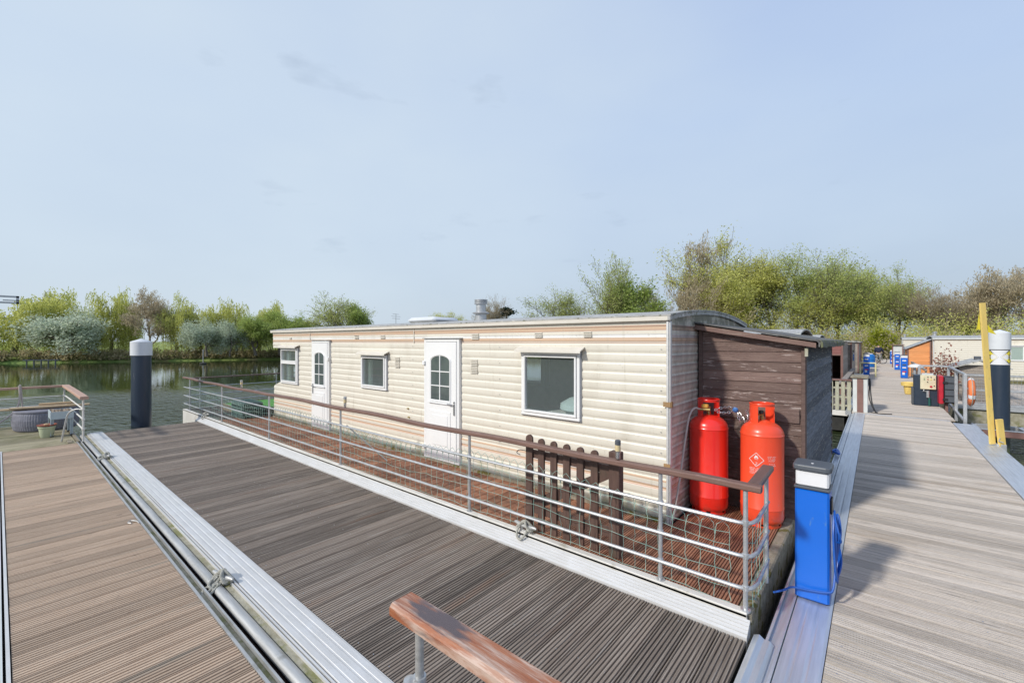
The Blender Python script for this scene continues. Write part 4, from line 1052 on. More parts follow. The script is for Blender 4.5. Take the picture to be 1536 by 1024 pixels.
# ------------------------------------------------------------------ shed on the houseboat
t = thing('garden_shed', (-1.0,6.4,.1), 'purple-brown timber shed with peeling boards standing behind the two red gas cylinders', 'shed')
SX0, SX1, SY0, SY1 = -1.45, -.535, 4.92, 8.05
def lapboards(mb, a0, a1, z0, topf, pitch, plane, coord, sgn, rg=random.Random(9), lap=.014):
    """overlapping boards; plane 'y' -> wall at y=coord along x, plane 'x' -> wall at x=coord along y"""
    z = z0
    while z < max(topf(a0), topf(a1))-.005:
        ze = z+pitch; N_ = 10; vs = []
        for i in range(N_+1):
            a = a0+(a1-a0)*i/N_; zt = min(ze+.004, topf(a)); zb = min(z, topf(a)); wv = rg.uniform(-.0012,.0012)
            for off, zz in ((lap+wv,zb),(lap*.25+wv,zt)):
                vs.append((a, coord+sgn*off, zz) if plane == 'y' else (coord+sgn*off, a, zz))
            vs.append((a, coord, zb) if plane == 'y' else (coord, a, zb))
        fs = []
        for i in range(N_):
            o = i*3; fs.append((o,o+3,o+4,o+1)); fs.append((o+2,o+5,o+3,o))
        mb.cur = rg.random(); mb.add(vs, fs); z = ze
    mb.cur = .5
def slope(x): return 1.935+(x+1.45)*(-.165/.915)
m = MB(); lapboards(m, SX0, SX1, .10, slope, .1, 'y', SY0, -1); m.build('front_wall', M['shed'], t)
m = MB(); lapboards(m, SX0, SX1, .10, slope, .1, 'y', SY1, 1); m.build('back_wall', M['shed'], t)
m = MB(); lapboards(m, SY0+.01, SY1, .10, lambda y: 1.765, .1, 'x', SX1, 1, lap=.024); m.build('side_wall', M['shed_side'], t)
m = MB(); m.box(SX0,SX0+.02,SY0+.02,SY1-.02,.1,1.92); m.box(SX0+.03,SX1-.005,SY0+.006,SY1-.006,.1,.12); m.build('inner_wall', M['shed_trim'], t)
m = MB(); m.box(-1.475,-1.437,SY0-.028,SY0-.012,.10,1.925); m.box(SX1-.012,SX1+.022,SY0-.034,SY0-.006,.10,1.755,.003); m.box(SX1+.014,SX1+.024,SY0-.006,SY0+.05,.10,1.755)
m.box(SX1+.012,SX1+.022,SY1-.05,SY1+.02,.10,1.755)
m.build('corner_board', M['shed_trim'], t)
m = MB(); m.box(-1.44,-.56,SY0-.034,SY0-.016,1.02,1.155,.003); m.build('wide_board', M['shed'], t)
m = MB(); m.prism([(-1.52,1.985),(-.425,1.787),(-.425,1.742),(-1.52,1.935)], 'y', 4.815, 4.845); m.build('fascia', M['fascia'], t)
m = MB(); m.prism([(-1.54,2.004),(-.42,1.802),(-.405,1.79),(-.405,1.75),(-.395,1.75),(-.39,1.80),(-.42,1.818),(-1.54,2.018)], 'y', 4.80, 8.2)
m.build('roof', M['felt_dark'], t)
m = MB()
for k in range(14):
    y0 = 4.80+k*.243; m.prism([(-.415,1.818),(-.385,1.812),(-.372+random.uniform(-.006,.006),1.79),(-.372,1.745+random.uniform(-.01,.012)),(-.386,1.742),(-.392,1.79)], 'y', y0, y0+.24)
m.build('eave_felt', M['felt'], t)
m = MB(); m.box(-.515,-.49,4.85,4.885,1.66,1.74); m.build('bracket', M['picket'], t)

# ------------------------------------------------------------------ gas cylinders
def cylinder(x, y, m_, label, glossy):
    t = thing('gas_cylinder', (x,y,.1), label, 'gas cylinder', 'tall red gas cylinders')
    r = .180
    prof = [(.155,.030),(.172,.045),(.180,.075),(r,.16),(r+.0028,.163),(r+.0028,.170),(r,.174),(r,.825),(r+.003,.828),(r+.003,.836),(r,.840)]
    for k in range(1,13):
        a = PI/2*k/12; prof.append((r*math.cos(a)*.98+.003, .840+.125*math.sin(a)))
    mb = MB(); mb.lathe(prof, (x,y,.1), 48); mb.build('body', m_, t, smooth=True)
    mb = MB()                                   # foot ring with slots
    for k in range(12):
        a0 = 2*PI*k/12; mid = k % 2
        for i in range(4):
            b0 = a0+PI/6*i/4; b1 = a0+PI/6*(i+1)/4
            zs_ = ((0,.055),) if not (mid and i in(1,2)) else ((0,.014),(.036,.055))
            for za, zb in zs_:
                vs = [(x+rr*math.cos(b), y+rr*math.sin(b), .1+z) for z in (za,zb) for rr in (.150,.158) for b in (b0,b1)]
                mb.add(vs, [(0,1,5,4),(2,6,7,3),(0,4,6,2),(1,3,7,5),(4,5,7,6),(0,2,3,1)])
    mb.build('foot_ring', m_, t)
    mb = MB()                                   # collar with two cut-outs, rolled rim
    for k in range(48):
        a0 = 2*PI*k/48; a1 = 2*PI*(k+1)/48
        ang = math.degrees(a0-front) % 360
        open_ = (14 < ang < 118) or (194 < ang < 298)
        if not open_:
            segs = (( .925,1.115),)
        else: segs = ((1.075,1.115),) 
        if (8 < ang < 124): segs = ((.925,.945),(1.095,1.115)) if 14 < ang < 118 else segs
        for za, zb in segs:
            vs = [(x+rr*math.cos(b), y+rr*math.sin(b), .1+z) for z in (za,zb) for rr in (.098,.103) for b in (a0,a1)]
            mb.add(vs, [(0,1,5,4),(2,6,7,3),(0,4,6,2),(1,3,7,5),(4,5,7,6),(0,2,3,1)])
    mb.torus((x,y,1.216), .101, .0065, 'z', 40, 8); mb.build('collar', m_, t)
    mb = MB(); mb.lathe([(.02,.95),(.022,.99),(.014,1.0),(.014,1.02),(.02,1.025),(.02,1.04),(.008,1.045)], (x,y,.1), 12)
    mb.tube([(x,y,1.115),(x-.03,y-.045,1.115)], .012, 8); mb.build('valve', M['brass'], t, smooth=True)
    return t
front = R(-120)
g1 = cylinder(-1.307, 4.65, M['redcyl2'], 'glossy red gas cylinder with the hose connected, beside the caravan end wall', True)
front = R(-112)
g2 = cylinder(-.83, 4.645, M['redcyl'], 'orange-red gas cylinder with white warning print, nearest the shed corner', False)
m = MB(); m.box(-1.345,-1.285,4.54,4.59,1.135,1.175,.008); m.build('regulator', M['orange_pl'], g1)
m = MB(); m.tube([(-1.36,4.55,1.12),(-1.27,4.57,1.12)], .014, 8); m.build('connector', M['brass'], g1)
m = MB(); m.lathe([(.012,1.02),(.022,1.03),(.022,1.05),(.010,1.055)], (-.83,4.62,.1), 10); m.build('knob', M['black'], g2)
# printing wrapped on the right cylinder: hazard diamond with flame and 2, lines of small print
mb = MB(); cx, cy, cr = -.83, 4.645, .1825; A0 = math.atan2(-4.65,.83)      # angle facing the camera
def cyl(u, z): a = A0+u/cr; return (cx+cr*math.cos(a), cy+cr*math.sin(a), z)
def stroke(u0,z0,u1,z1,w_=.004):
    d = Vector((u1-u0,z1-z0)); L_ = d.length; d /= L_; s = Vector((-d.y,d.x))*w_/2; n = max(1,int(L_/.012))
    for i in range(n):
        a = Vector((u0,z0))+d*L_*i/n; b = Vector((u0,z0))+d*L_*(i+1)/n
        mb.add([cyl(*(a-s)),cyl(*(b-s)),cyl(*(b+s)),cyl(*(a+s))],[(0,1,2,3)])
dc = (-.045,.722); dr = .062
P4 = [(dc[0],dc[1]+dr),(dc[0]+dr,dc[1]),(dc[0],dc[1]-dr),(dc[0]-dr,dc[1])]
for i in range(4): stroke(*P4[i], *P4[(i+1)%4])
fl = [(-.016,.008),(-.018,.020),(-.010,.030),(-.006,.042),(.002,.034),(.008,.038),(.010,.028),(.017,.020),(.014,.008)]
fo = [(dc[0]+a, dc[1]+b) for a,b in fl]; ctr = (dc[0],dc[1]+.018)
for i in range(len(fo)-1): mb.add([cyl(*ctr),cyl(*fo[i]),cyl(*fo[i+1])],[(0,1,2)])
stroke(dc[0]-.014,dc[1]+.003,dc[0]+.014,dc[1]+.003,.003)
for a in (((-.008,-.026),(.006,-.026)),((.006,-.026),(.006,-.034)),((.006,-.034),(-.008,-.046)),((-.008,-.046),(.008,-.046))): stroke(dc[0]+a[0][0],dc[1]+a[0][1],dc[0]+a[1][0],dc[1]+a[1][1],.0028)
rr = random.Random(2)
def textline(u0, u1, z, h=.007):
    u = u0
    while u < u1:
        w_ = rr.uniform(.003,.006); k = rr.random()
        if k < .85:
            stroke(u,z,u+w_*.15+.001,z+.00001+h,.0016); stroke(u, z+(h if k<.4 else h*.5), u+w_*.8, z+(h if k<.4 else h*.5), .0014)
            if k < .25: stroke(u,z,u+w_*.8,z,.0014)
        u += w_+.0012
for j,(a,b) in enumerate(((.040,.120),(.048,.116),(.054,.110),(.054,.108))): textline(a,b,.755-.013*j)
textline(.055,.105,.688); textline(.044,.114,.674)
for j,b in enumerate((.010,.022,.030,.020,.014)): textline(-.102,-.102+.07+b,.640-.0125*j,.006)
mb.build('print', M['white_print'], g2)
# gas hose and the chain that ties the cylinders
m = MB(); m.tube(smoothpts([(-1.355,4.55,1.12),(-1.40,4.50,1.13),(-1.425,4.42,1.05),(-1.435,4.32,.80),(-1.44,4.18,.45),(-1.455,4.06,.14)],8), .0095, 8)
tag(m.build('gas_hose', M['hose'], smooth=True), 'pale gas hose running from the left red cylinder down to the deck', 'hose')
def chainlinks(pts, name, label, L_=.026, r=.0032):
    path = smoothpts(pts, 24); mb = MB(); acc = 0; k = 0
    for i in range(1, len(path)):
        acc += (path[i]-path[i-1]).length
        if acc >= L_*.82:
            acc = 0; d = (path[i]-path[i-1]).normalized(); u = d.cross(Vector((0,.3,1))).normalized(); v = d.cross(u)
            s = u if k % 2 else v; k += 1; ring = []
            for j in range(12):
                a = 2*PI*j/12; ring.append(path[i]+d*math.cos(a)*L_*.62+s*math.sin(a)*L_*.36)
            ring.append(ring[0]); mb.tube(ring, r, 5, False)
    return tag(mb.build(name, M['steel'], smooth=True), label, 'chain')
chainlinks([(-1.235,4.56,1.12),(-1.17,4.60,1.145),(-1.10,4.68,1.15),(-1.05,4.66,1.13),(-1.00,4.64,1.07),(-.965,4.62,1.03),(-.94,4.61,1.06),(-.955,4.62,1.13),(-.93,4.60,1.15)], 'chain', 'steel chain hanging in loops between the two red gas cylinders')
chainlinks([(-1.21,4.565,1.105),(-1.13,4.61,1.10),(-1.06,4.64,1.12),(-1.035,4.63,1.09),(-1.01,4.62,1.02)], 'chain', 'second short strand of chain dangling beside the left red gas cylinder')
m = MB(); m.torus((-1.055,4.63,1.135), .018, .008, 'y', 16, 8); m.box(-1.075,-1.035,4.612,4.640,1.12,1.15,.006)
tag(m.build('padlock', mat('blue_padlock',(.05,.16,.42),None,.4)), 'small blue padlock hanging on the chain between the gas cylinders', 'padlock')

# ------------------------------------------------------------------ service pedestal (near)
t = thing('service_pedestal', (-.34,3.70,.01), 'bright blue service pedestal with grey cap nearest the camera on the pier edge', 'pedestal', 'blue service pedestals')
bx = (-.442,-.245,3.615,3.80)
m = MB(); m.box(*bx, .010,.775,.012); m.build('body', M['blue'], t, smooth=True)
m = MB(); m.box(bx[0]-.006,bx[1]+.006,bx[2]-.008,bx[3]+.006,.776,.795,.006); m.build('collar', M['charcoal'], t)
m = MB(); m.box(bx[0]+.004,bx[1]-.004,bx[2]+.002,bx[3]-.004,.795,.905,.010); m.build('lamp_shade', M['lens'], t, smooth=True)
m = MB(); m.prism([(bx[0]-.012+ .03*(1-math.cos(a)) if 0 else p[0],p[1]) for a,p in [(0,q) for q in
   [(bx[0]-.014,bx[2]+.02),(bx[0]-.006,bx[2]-.008),(bx[0]+.02,bx[2]-.016),(bx[1]-.02,bx[2]-.016),(bx[1]+.006,bx[2]-.008),(bx[1]+.014,bx[2]+.02),(bx[1]+.014,bx[3]-.02),(bx[1]+.006,bx[3]+.006),(bx[1]-.02,bx[3]+.012),(bx[0]+.02,bx[3]+.012),(bx[0]-.006,bx[3]+.006),(bx[0]-.014,bx[3]-.02)]]], 'z', .905, .945)
m.build('cap', M['charcoal'], t, bevel=.010)
m = MB(); m.lathe([(.008,0),(.007,.003)], (-.345,3.68,.9455), 8); m.build('sensor', M['lens'], t)
m = MB()
for z in (.09,.70): m.lathe([(.006,0),(.004,.003)], (bx[1]+.001,3.66,z), 8)
m.box(bx[1]+.0005,bx[1]+.012,3.66,3.76,.62,.72,.004); m.build('socket', M['black'], t)
# blue hose: coil on its right side plus a loop round the front
m = MB(); hx = bx[1]+.022
P = []
for k in range(4):
    P += [(hx+.006*k,3.66+.012*k,.62),(hx+.012*k,3.60+.02*k,.50),(hx+.01,3.59+.03*k,.30),(hx+.02,3.66,.17+.015*k),(hx+.012*k,3.75,.30),(hx,3.76-.015*k,.50)]
m.tube(smoothpts(P,5), .0068, 6)
m.tube(smoothpts([(hx,3.70,.64),(hx+.01,3.62,.60),(hx+.03,3.58,.53),(hx+.04,3.60,.47),(hx+.01,3.64,.45)],6), .0068, 6)
m.tube(smoothpts([(hx+.01,3.66,.30),(hx,3.60,.15),(hx-.03,3.592,.115),(-.35,3.59,.095),(-.45,3.57,.09),(-.50,3.55,.06),(-.56,3.53,.03)],6), .0068, 6)
tag(m.build('blue_hose', M['bluehose'], smooth=True), 'coil of blue hose hung on the near blue pedestal', 'hose')

# ------------------------------------------------------------------ cleats with mooring rope
def cleat(x, y, z, ang, label, seed, style):
    t = thing('mooring_cleat', (x,y,z), label, 'cleat', 'aluminium mooring cleats')
    rn = random.Random(seed); c, s = math.cos(ang), math.sin(ang)
    def W(u,v,h): return (x+u*c-v*s, y+u*s+v*c, z+h)
    m = MB(); m.tube([W(-.13,0,.058),W(-.11,0,.060),W(-.05,0,.050),W(.05,0,.050),W(.11,0,.060),W(.13,0,.058)], [.008,.015,.018,.018,.015,.008], 10); m.build('horn', M['alu_dull'], t, smooth=True)
    m = MB()
    for u in (-.035,.035): m.tube([W(u*1.3,0,.0),W(u,0,.045)], [.018,.013], 8)
    m.tube([W(-.06,0,.004),W(.06,0,.004)], .012, 8); m.build('base', M['alu_dull'], t, smooth=True)
    m = MB(); P = []
    for k in range(4):
        P += [W(-.07+.01*k,.035,.035+.01*k),W(0,.0,.080+.006*k),W(.07-.01*k,-.035,.035+.01*k),W(.075,.03,.03),W(0,0,.085+.005*k),W(-.075,-.03,.035)]
    m.tube(smoothpts(P,5), .0095, 7)
    if style == 0:   # tail tied down to the other pontoon's ring
        m.tube(smoothpts([W(0,0,.07),W(.02,-.06,.03),W(.03,-.12,.0),W(.0,-.14,-.02),W(-.03,-.10,.0),W(-.01,-.03,.06)],6), .0095, 7)
        m.tube(smoothpts([W(.03,.02,.05),W(.045,-.06,.02),W(.06,-.13,-.01),W(.02,-.155,-.01),W(-.02,-.11,.01),W(.04,-.05,.03)],6), .0095, 7)
        m.tube(smoothpts([W(-.02,0,.06),W(-.03,-.05,.05),W(.00,-.10,.03),W(.05,-.09,.0),W(.05,-.14,-.015)],6), .0095, 7)
    else:
        m.tube(smoothpts([W(-.04,0,.06),W(-.05,-.05,.02),W(-.03,-.075,-.03),W(.02,-.08,-.035),W(.04,-.04,.01),W(.03,0,.05)],6), .0095, 7)
    m.build('rope', M['rope'], t, smooth=True); return t
cleat(-3.77,1.095,-.018, R(12), 'roped cleat on the fender tube, the one nearer the camera', 1, 0)
cleat(-9.15,1.095,-.018, R(5), 'roped cleat on the fender tube beside the far platform railing', 2, 0)
cleat(-2.40,3.035,.105, R(-4), 'roped cleat on the hull edge below the picket gate', 3, 1)
cleat(-11.6,3.035,.105, R(8), 'roped cleat on the hull edge at the far corner of the houseboat', 4, 1)
m = MB(); m.tube(smoothpts([(-5.62,.85,.012),(-5.66,.83,.012),(-5.70,.86,.012),(-5.64,.895,.012),(-5.56,.90,.012)],5), .005, 6)
tag(m.build('shackle', M['alu_dull'], smooth=True), 'small metal shackle lying at the edge of the tan walkway', 'shackle')

# ------------------------------------------------------------------ near handrail end at the bottom of the picture
t = thing('handrail', (-.5,.92,0), 'worn varnished wooden handrail end on a grey post, nearest the camera', 'railing')
m = MB(); wavybar(m, [(-1.285,.922,.872),(-1.27,.922,.872),(-.6,.922,.872),(.5,.922,.872)], .104, .052, .012)
hr = m.build('rail_cap', M['worn_wood'], t)
overlay(M['worn_wood'], (.56,.42,.34), 3.0, .47, .62, .9, stretch=(1.2,16,5))
overlay(M['worn_wood'], (.36,.17,.10), 5.0, .50, .60, .7, stretch=(1.5,26,8))
nt_, cs_, b_ = colnode(M['worn_wood'])
# remaining patch of old dark paint near the end of the rail
tc = nt_.nodes.new('ShaderNodeTexCoord'); mp = nt_.nodes.new('ShaderNodeMapping'); mp.vector_type='POINT'
mp.inputs['Location'].default_value = (3.8,-.15,0); mp.inputs['Scale'].default_value = (6.5,22,0)
nt_.links.new(tc.outputs['Object'], mp.inputs[0])
nn = nt_.nodes.new('ShaderNodeTexNoise'); nn.inputs['Scale'].default_value = 34; nn.inputs['Detail'].default_value = 6; mpn = nt_.nodes.new('ShaderNodeMapping'); mpn.inputs['Scale'].default_value = (.35,1.6,1.6); nt_.links.new(tc.outputs['Object'], mpn.inputs[0]); nt_.links.new(mpn.outputs[0], nn.inputs['Vector'])
ln_ = nt_.nodes.new('ShaderNodeVectorMath'); ln_.operation='LENGTH'; nt_.links.new(mp.outputs[0], ln_.inputs[0])
a_ = nt_.nodes.new('ShaderNodeMath'); a_.operation='MULTIPLY_ADD'; nt_.links.new(nn.outputs['Fac'], a_.inputs[0]); a_.inputs[1].default_value = -1.9; nt_.links.new(ln_.outputs['Value'], a_.inputs[2])
mr_ = nt_.nodes.new('ShaderNodeMapRange'); mr_.inputs['From Min'].default_value = .18; mr_.inputs['From Max'].default_value = -.30; nt_.links.new(a_.outputs[0], mr_.inputs['Value'])
mx_ = nt_.nodes.new('ShaderNodeMix'); mx_.data_type='RGBA'; nt_.links.new(mr_.outputs[0], mx_.inputs['Factor']); nt_.links.new(cs_, mx_.inputs['A']); mx_.inputs['B'].default_value = (.095,.070,.075,1)
nt_.links.new(mx_.outputs['Result'], b_.inputs['Base Color'])
m = MB(); m.tube([(-1.19,.925,.0),(-1.19,.925,.846)], .015, 12); m.build('post', M['alu_dull'], t, smooth=True)
m = MB(); m.tube([(-1.19,.925,.600),(-1.19,.925,.665)], .023, 12); m.lathe([(.0,-.028),(.022,-.02),(.028,0),(.022,.02),(.0,.028)],(-1.215,.905,.632),14); m.tube([(-1.19,.908,.632),(-1.14,.908,.632)],.023,12)
m.build('clamp', M['galv'], t, smooth=True)
for z in (.632,.43,.23):
    m = MB(); m.tube([(-1.22,.908,z),(.5,.908,z)], .013, 10); m.build('rail', M['galv'], t, smooth=True)

# ------------------------------------------------------------------ left platform: railing and things on it
t = thing('platform_railing', (-12.5,1.0,0), 'thin white tubular railing with faded pink handrail round the left platform', 'railing')
for (x,y) in ((-14.0,.97),(-14.0,-.35),(-14.0,-1.8),(-14.0,-3.3),(-10.93,.995)):
    m = MB(); m.tube([(x,y,0),(x,y,.775)], .0155, 8)
    for z in (.22,.40,.58): m.lathe([(.0155,-.018),(.023,-.012),(.023,.012),(.0155,.018)],(x,y,z),10)
    m.build('post', M['white_hull'], t, smooth=True)
for z in (.22,.40,.585):
    m = MB(); m.tube([(-14.0,-4.4,z),(-14.0,.7,z)]+smoothpts([(-13.99,.85,z),(-13.94,.95,z),(-13.8,.985,z)],4)+[(-10.93,.995,z)], .013, 6); m.build('rail', M['white_hull'], t, smooth=True)
m = MB(); wavybar(m, [(-14.0,-4.4,.80),(-14.0,1.02,.80)], .085, .05); wavybar(m, [(-13.95,.99,.802),(-12.4,.995,.80),(-10.83,1.0,.79)], .115, .055); m.build('handrail', M['pink_wood'], t)
m = MB(); m.box(-13.9,-10.95,.92,.955,-.02,.02); m.box(-11.2,-10.9,.80,.86,.004,.018); m.build('toe_board', M['moss_wood'], t)
m = MB(); m.tube(smoothpts([(-10.95,.98,.58),(-11.02,.90,.58),(-11.10,.82,.50),(-11.13,.78,.30),(-11.16,.74,.01)],6), .014, 8)
tag(m.build('bent_pipe', M['alu_dull'], smooth=True), 'bent grey pipe leaning from the platform railing down to the boards', 'pipe')
m = MB(); m.tube(smoothpts([(-13.9,-.02,.84),(-13.93,.02,.5),(-13.90,.03,.05)],5)+smoothpts([(-13.88,.02,.05)],1) if 0 else smoothpts([(-13.92,.30,.86),(-13.90,.30,.55),(-13.86,.22,.32),(-13.70,.0,.12),(-13.5,-.25,.02),(-13.3,-.6,.012)],6), .016, 7)
m.tube(smoothpts([(-13.92,.30,.86),(-13.96,.32,.84),(-13.92,.34,.5),(-13.90,.36,.02)],5), .014, 7)
tag(m.build('water_hose', M['hose'], smooth=True), 'pale hose looped over the far platform handrail', 'hose')
# round rattan storage stool with planks on top
t = thing('rattan_stool', (-13.20,.66,0), 'round grey rattan storage drum with loose planks on its lid', 'storage drum')
m = MB(); ox, oy = -13.20, .66
n = 150; prof = [(.43,.0),(.46,.03),(.48,.12),(.485,.22),(.475,.32),(.46,.37)]
vs=[];fs=[]
for r_, z in prof:
    for k in range(n): a=2*PI*k/n; q = r_+(.003 if k%2 else -.001); vs.append((ox+q*math.cos(a),oy+q*math.sin(a),z))
for i in range(len(prof)-1):
    for k in range(n): fs.append((i*n+k,i*n+(k+1)%n,(i+1)*n+(k+1)%n,(i+1)*n+k))
m.add(vs,fs); m.build('body', M['rattan'], t)
m = MB(); m.lathe([(.465,.37),(.475,.375),(.475,.40),(.46,.415),(.0,.42)], (ox,oy,0), 48); m.build('lid', M['rattan'], t, smooth=True)
def plank(x,y,z,L_,w_,h_,a,label,tilt=0):
    m = MB(); m.box(-L_/2,L_/2,-w_/2,w_/2,0,h_); Rm = Matrix.Translation((x,y,z))@Matrix.Rotation(a,4,'Z')@Matrix.Rotation(tilt,4,'Y'); m.v=[tuple(Rm@Vector(v)) for v in m.v]
    return tag(m.build('plank', M['rawwood']), label, 'plank', 'loose planks on the rattan drum')
plank(-13.22,.60,.421,1.40,.14,.028,R(84),'long pale plank across the rattan drum, lowest of the three')
plank(-13.05,.62,.450,.95,.12,.028,R(76),'shorter pale plank on top of the long plank on the rattan drum')
plank(-13.15,.80,.479,.50,.10,.045,R(80),'short thick plank lying topmost on the rattan drum')
# metal planter on legs
t = thing('raised_planter', (-12.1,.80,0), 'pale blue-grey metal planter on four legs filled with pebbly soil', 'planter')
px0,px1,py0,py1 = -12.42,-11.85,.64,.95
m = MB()
for b in ((px0,px1,py0,py0+.012),(px0,px1,py1-.012,py1),(px0,px0+.012,py0+.012,py1-.012),(px1-.012,px1,py0+.012,py1-.012)): m.box(*b,.33,.47)
m.box(px0+.012,px1-.012,py0+.012,py1-.012,.34,.35); m.build('tray', M['zinc'], t)
m = MB(); m.lathe([(.0,.0)],(0,0,0),4) if 0 else None
n = 14; vs=[(px0+.012+(px1-px0-.024)*i/n, py0+.012+(py1-py0-.024)*j/n, .452+random.uniform(-.012,.025)) for j in range(n+1) for i in range(n+1)]
m.add(vs,[(j*(n+1)+i,j*(n+1)+i+1,(j+1)*(n+1)+i+1,(j+1)*(n+1)+i) for j in range(n) for i in range(n)]); m.build('soil', M['soil'], t)
for x in (px0,px1-.06):
    for y in (py0,py1-.05):
        m = MB(); m.prism([(y,.33),(y+.05,.33),(y+.04,.012),(y+.01,.012)],'x',x,x+.012) ; m.prism([(x,.33),(x+.06,.33),(x+.045,.012),(x+.012,.012)],'y',y-.001,y+.010)
        m.build('leg', M['zinc'], t)
        m = MB(); m.box(x+.005,x+.05,y-.004,y+.045,.002,.02); m.build('foot', M['black'], t)
# plant pot
t = thing('plant_pot', (-11.95,.60,.0), 'pale green plant pot with a terracotta saucer lying on top', 'plant pot')
m = MB(); m.lathe([(.085,.003),(.09,.01),(.11,.175),(.12,.18),(.122,.205),(.114,.21),(.11,.17)], (-11.95,.60,.0), 28); m.build('pot', M['pot'], t, smooth=True)
m = MB(); m.lathe([(.0,.206),(.10,.212),(.132,.230),(.134,.242),(.126,.238),(.0,.222)], (-11.95,.60,.0), 24); m.build('saucer', M['terracotta'], t, smooth=True)
m = MB(); m.lathe([(.0,.225),(.03,.227),(.035,.255),(.0,.265)], (-11.93,.59,.0), 10); m.build('bulb', M['rawwood'], t, smooth=True)

# houseboat end deck: turf beds and crate
t = thing('turf_bed', (-12,4.1,.1), 'low timber-framed bed with bright green artificial turf on the far deck corner', 'raised bed')
m = MB()
for b in ((-12.75,-11.0,3.65,3.69),(-12.75,-11.0,5.3,5.34),(-12.75,-12.71,3.69,5.3),(-11.04,-11.0,3.69,5.3)): m.box(*b,.1,.235)
m.build('frame', M['moss_wood'], t)
m = MB(); m.box(-12.71,-11.04,3.69,5.3,.11,.222); m.build('turf', M['turf'], t)
t = thing('turf_bed', (-10.9,4.8,.1), 'second strip of green turf with brown timber edge beside the caravan bay', 'raised bed')
m = MB(); m.box(-11.0,-10.56,3.98,5.9,.1,.30); m.build('frame', M['shed_trim'], t)
m = MB(); m.box(-10.98,-10.58,4.0,5.88,.30,.312); m.build('turf', M['turf'], t)
t = thing('mesh_crate', (-10.9,3.62,.1), 'dark crate wrapped in green net standing at the far end of the red-brown deck', 'crate')
m = MB(); m.prism([(-11.25,.105),(-10.60,.105),(-10.55,.44),(-11.32,.44)], 'y', 3.45, 3.85); m.build('box', M['crate'], t, bevel=.02)
m = MB()
for k in range(9):
    x = -11.25+.08*k; m.tube([(x,3.442,.11),(x-.02,3.44,.28),(x-.01,3.442,.45),(x,3.6,.452),(x,3.85,.45)], .004, 4)
for z in (.16,.25,.34,.42): m.tube([(-11.3,3.44,z),(-11.0,3.436,z-.015),(-10.56,3.44,z),(-10.53,3.85,z)], .004, 4)
m.build('net', M['net'], t)

# ------------------------------------------------------------------ piles
def pile(x, y, top, capz, r, label, marks=False):
    t = thing('mooring_pile', (x,y,-.6), label, 'mooring pile')
    m = MB(); m.lathe([(r,-1.5),(r,capz+.6-.0)], (x,y,-.6), 40); m.build('tube', M['pile'], t, smooth=True)
    m = MB(); rc = r*1.09; m.lathe([(r,capz-.002),(rc,capz),(rc,top-.075),(rc*.96,top-.068),(.0,top)], (x,y,0), 40); m.build('cap', M['pilecap'], t, smooth=True)
    return t
pile(-12.2,2.01,1.865,1.50,.172,'dark blue steel pile with white conical cap standing in the water on the left')
pr_ = pile(2.03,13.97,2.06,1.63,.155,'thick dark blue pile with white cap and yellow diamond marks on the right')
m = MB(); m.lathe([(.1565,1.30),(.1585,1.302),(.1585,1.628),(.1565,1.63)], (2.03,13.97,0), 40, False); m.build('reflective_band', M['lens'], pr_, smooth=True)
def wrap(mb, poly, R_, a0, n=6):
    c = (sum(p[0] for p in poly)/len(poly), sum(p[1] for p in poly)/len(poly))
    def q(p): a = a0+p[0]/R_; return (2.03+R_*math.cos(a), 13.97+R_*math.sin(a), p[1])
    for i in range(len(poly)):
        a, b = poly[i], poly[(i+1)%len(poly)]
        for k in range(n):
            s, e = k/n, (k+1)/n
            p1 = (a[0]+(b[0]-a[0])*s, a[1]+(b[1]-a[1])*s); p2 = (a[0]+(b[0]-a[0])*e, a[1]+(b[1]-a[1])*e)
            mb.add([q(c),q(p1),q(p2)],[(0,1,2)])
af = math.atan2(-13.97,-2.03)
for s in (-1,1):
    cu = s*.165
    m = MB(); wrap(m, [(cu-.155,1.465),(cu,1.465-.155),(cu+.155,1.465),(cu,1.465+.155)], .1595, af); m.build('diamond_border', M['black'], pr_)
    m = MB(); wrap(m, [(cu-.132,1.465),(cu,1.465-.132),(cu+.132,1.465),(cu,1.465+.132)], .1603, af); m.build('diamond', M['brightyellow'], pr_)
    m = MB()
    for k in range(4): wrap(m, [(cu-.018,1.405+.03*k),(cu+.018,1.405+.03*k),(cu+.018,1.425+.03*k),(cu-.018,1.425+.03*k)], .161, af, 1)
    m.build('diamond_lettering', M['black'], pr_)
m = MB(); m.lathe([(.1590,1.612),(.1605,1.614),(.1605,1.630),(.1590,1.632)], (2.03,13.97,0), 40, False); m.build('black_ring', M['black'], pr_)
# faint painted height marks on the left pile
# timber pile guide on the right
t = thing('pile_guide', (2.0,13.6,-.2), 'timber and steel guide frame holding the right pile to the pier', 'pile guide')
m = MB(); m.box(1.70,3.3,13.50,13.58,-.20,-.07,.006); m.build('front_beam', M['brownpanel'], t)
m = MB(); m.box(1.66,1.72,13.5,14.5,-.20,-.08); m.box(2.36,2.42,13.58,14.5,-.20,-.08); m.box(1.70,3.3,14.42,14.5,-.20,-.08); m.box(1.70,2.7,13.49,13.60,-.068,-.058); m.build('steel_frame', M['galv'], t)

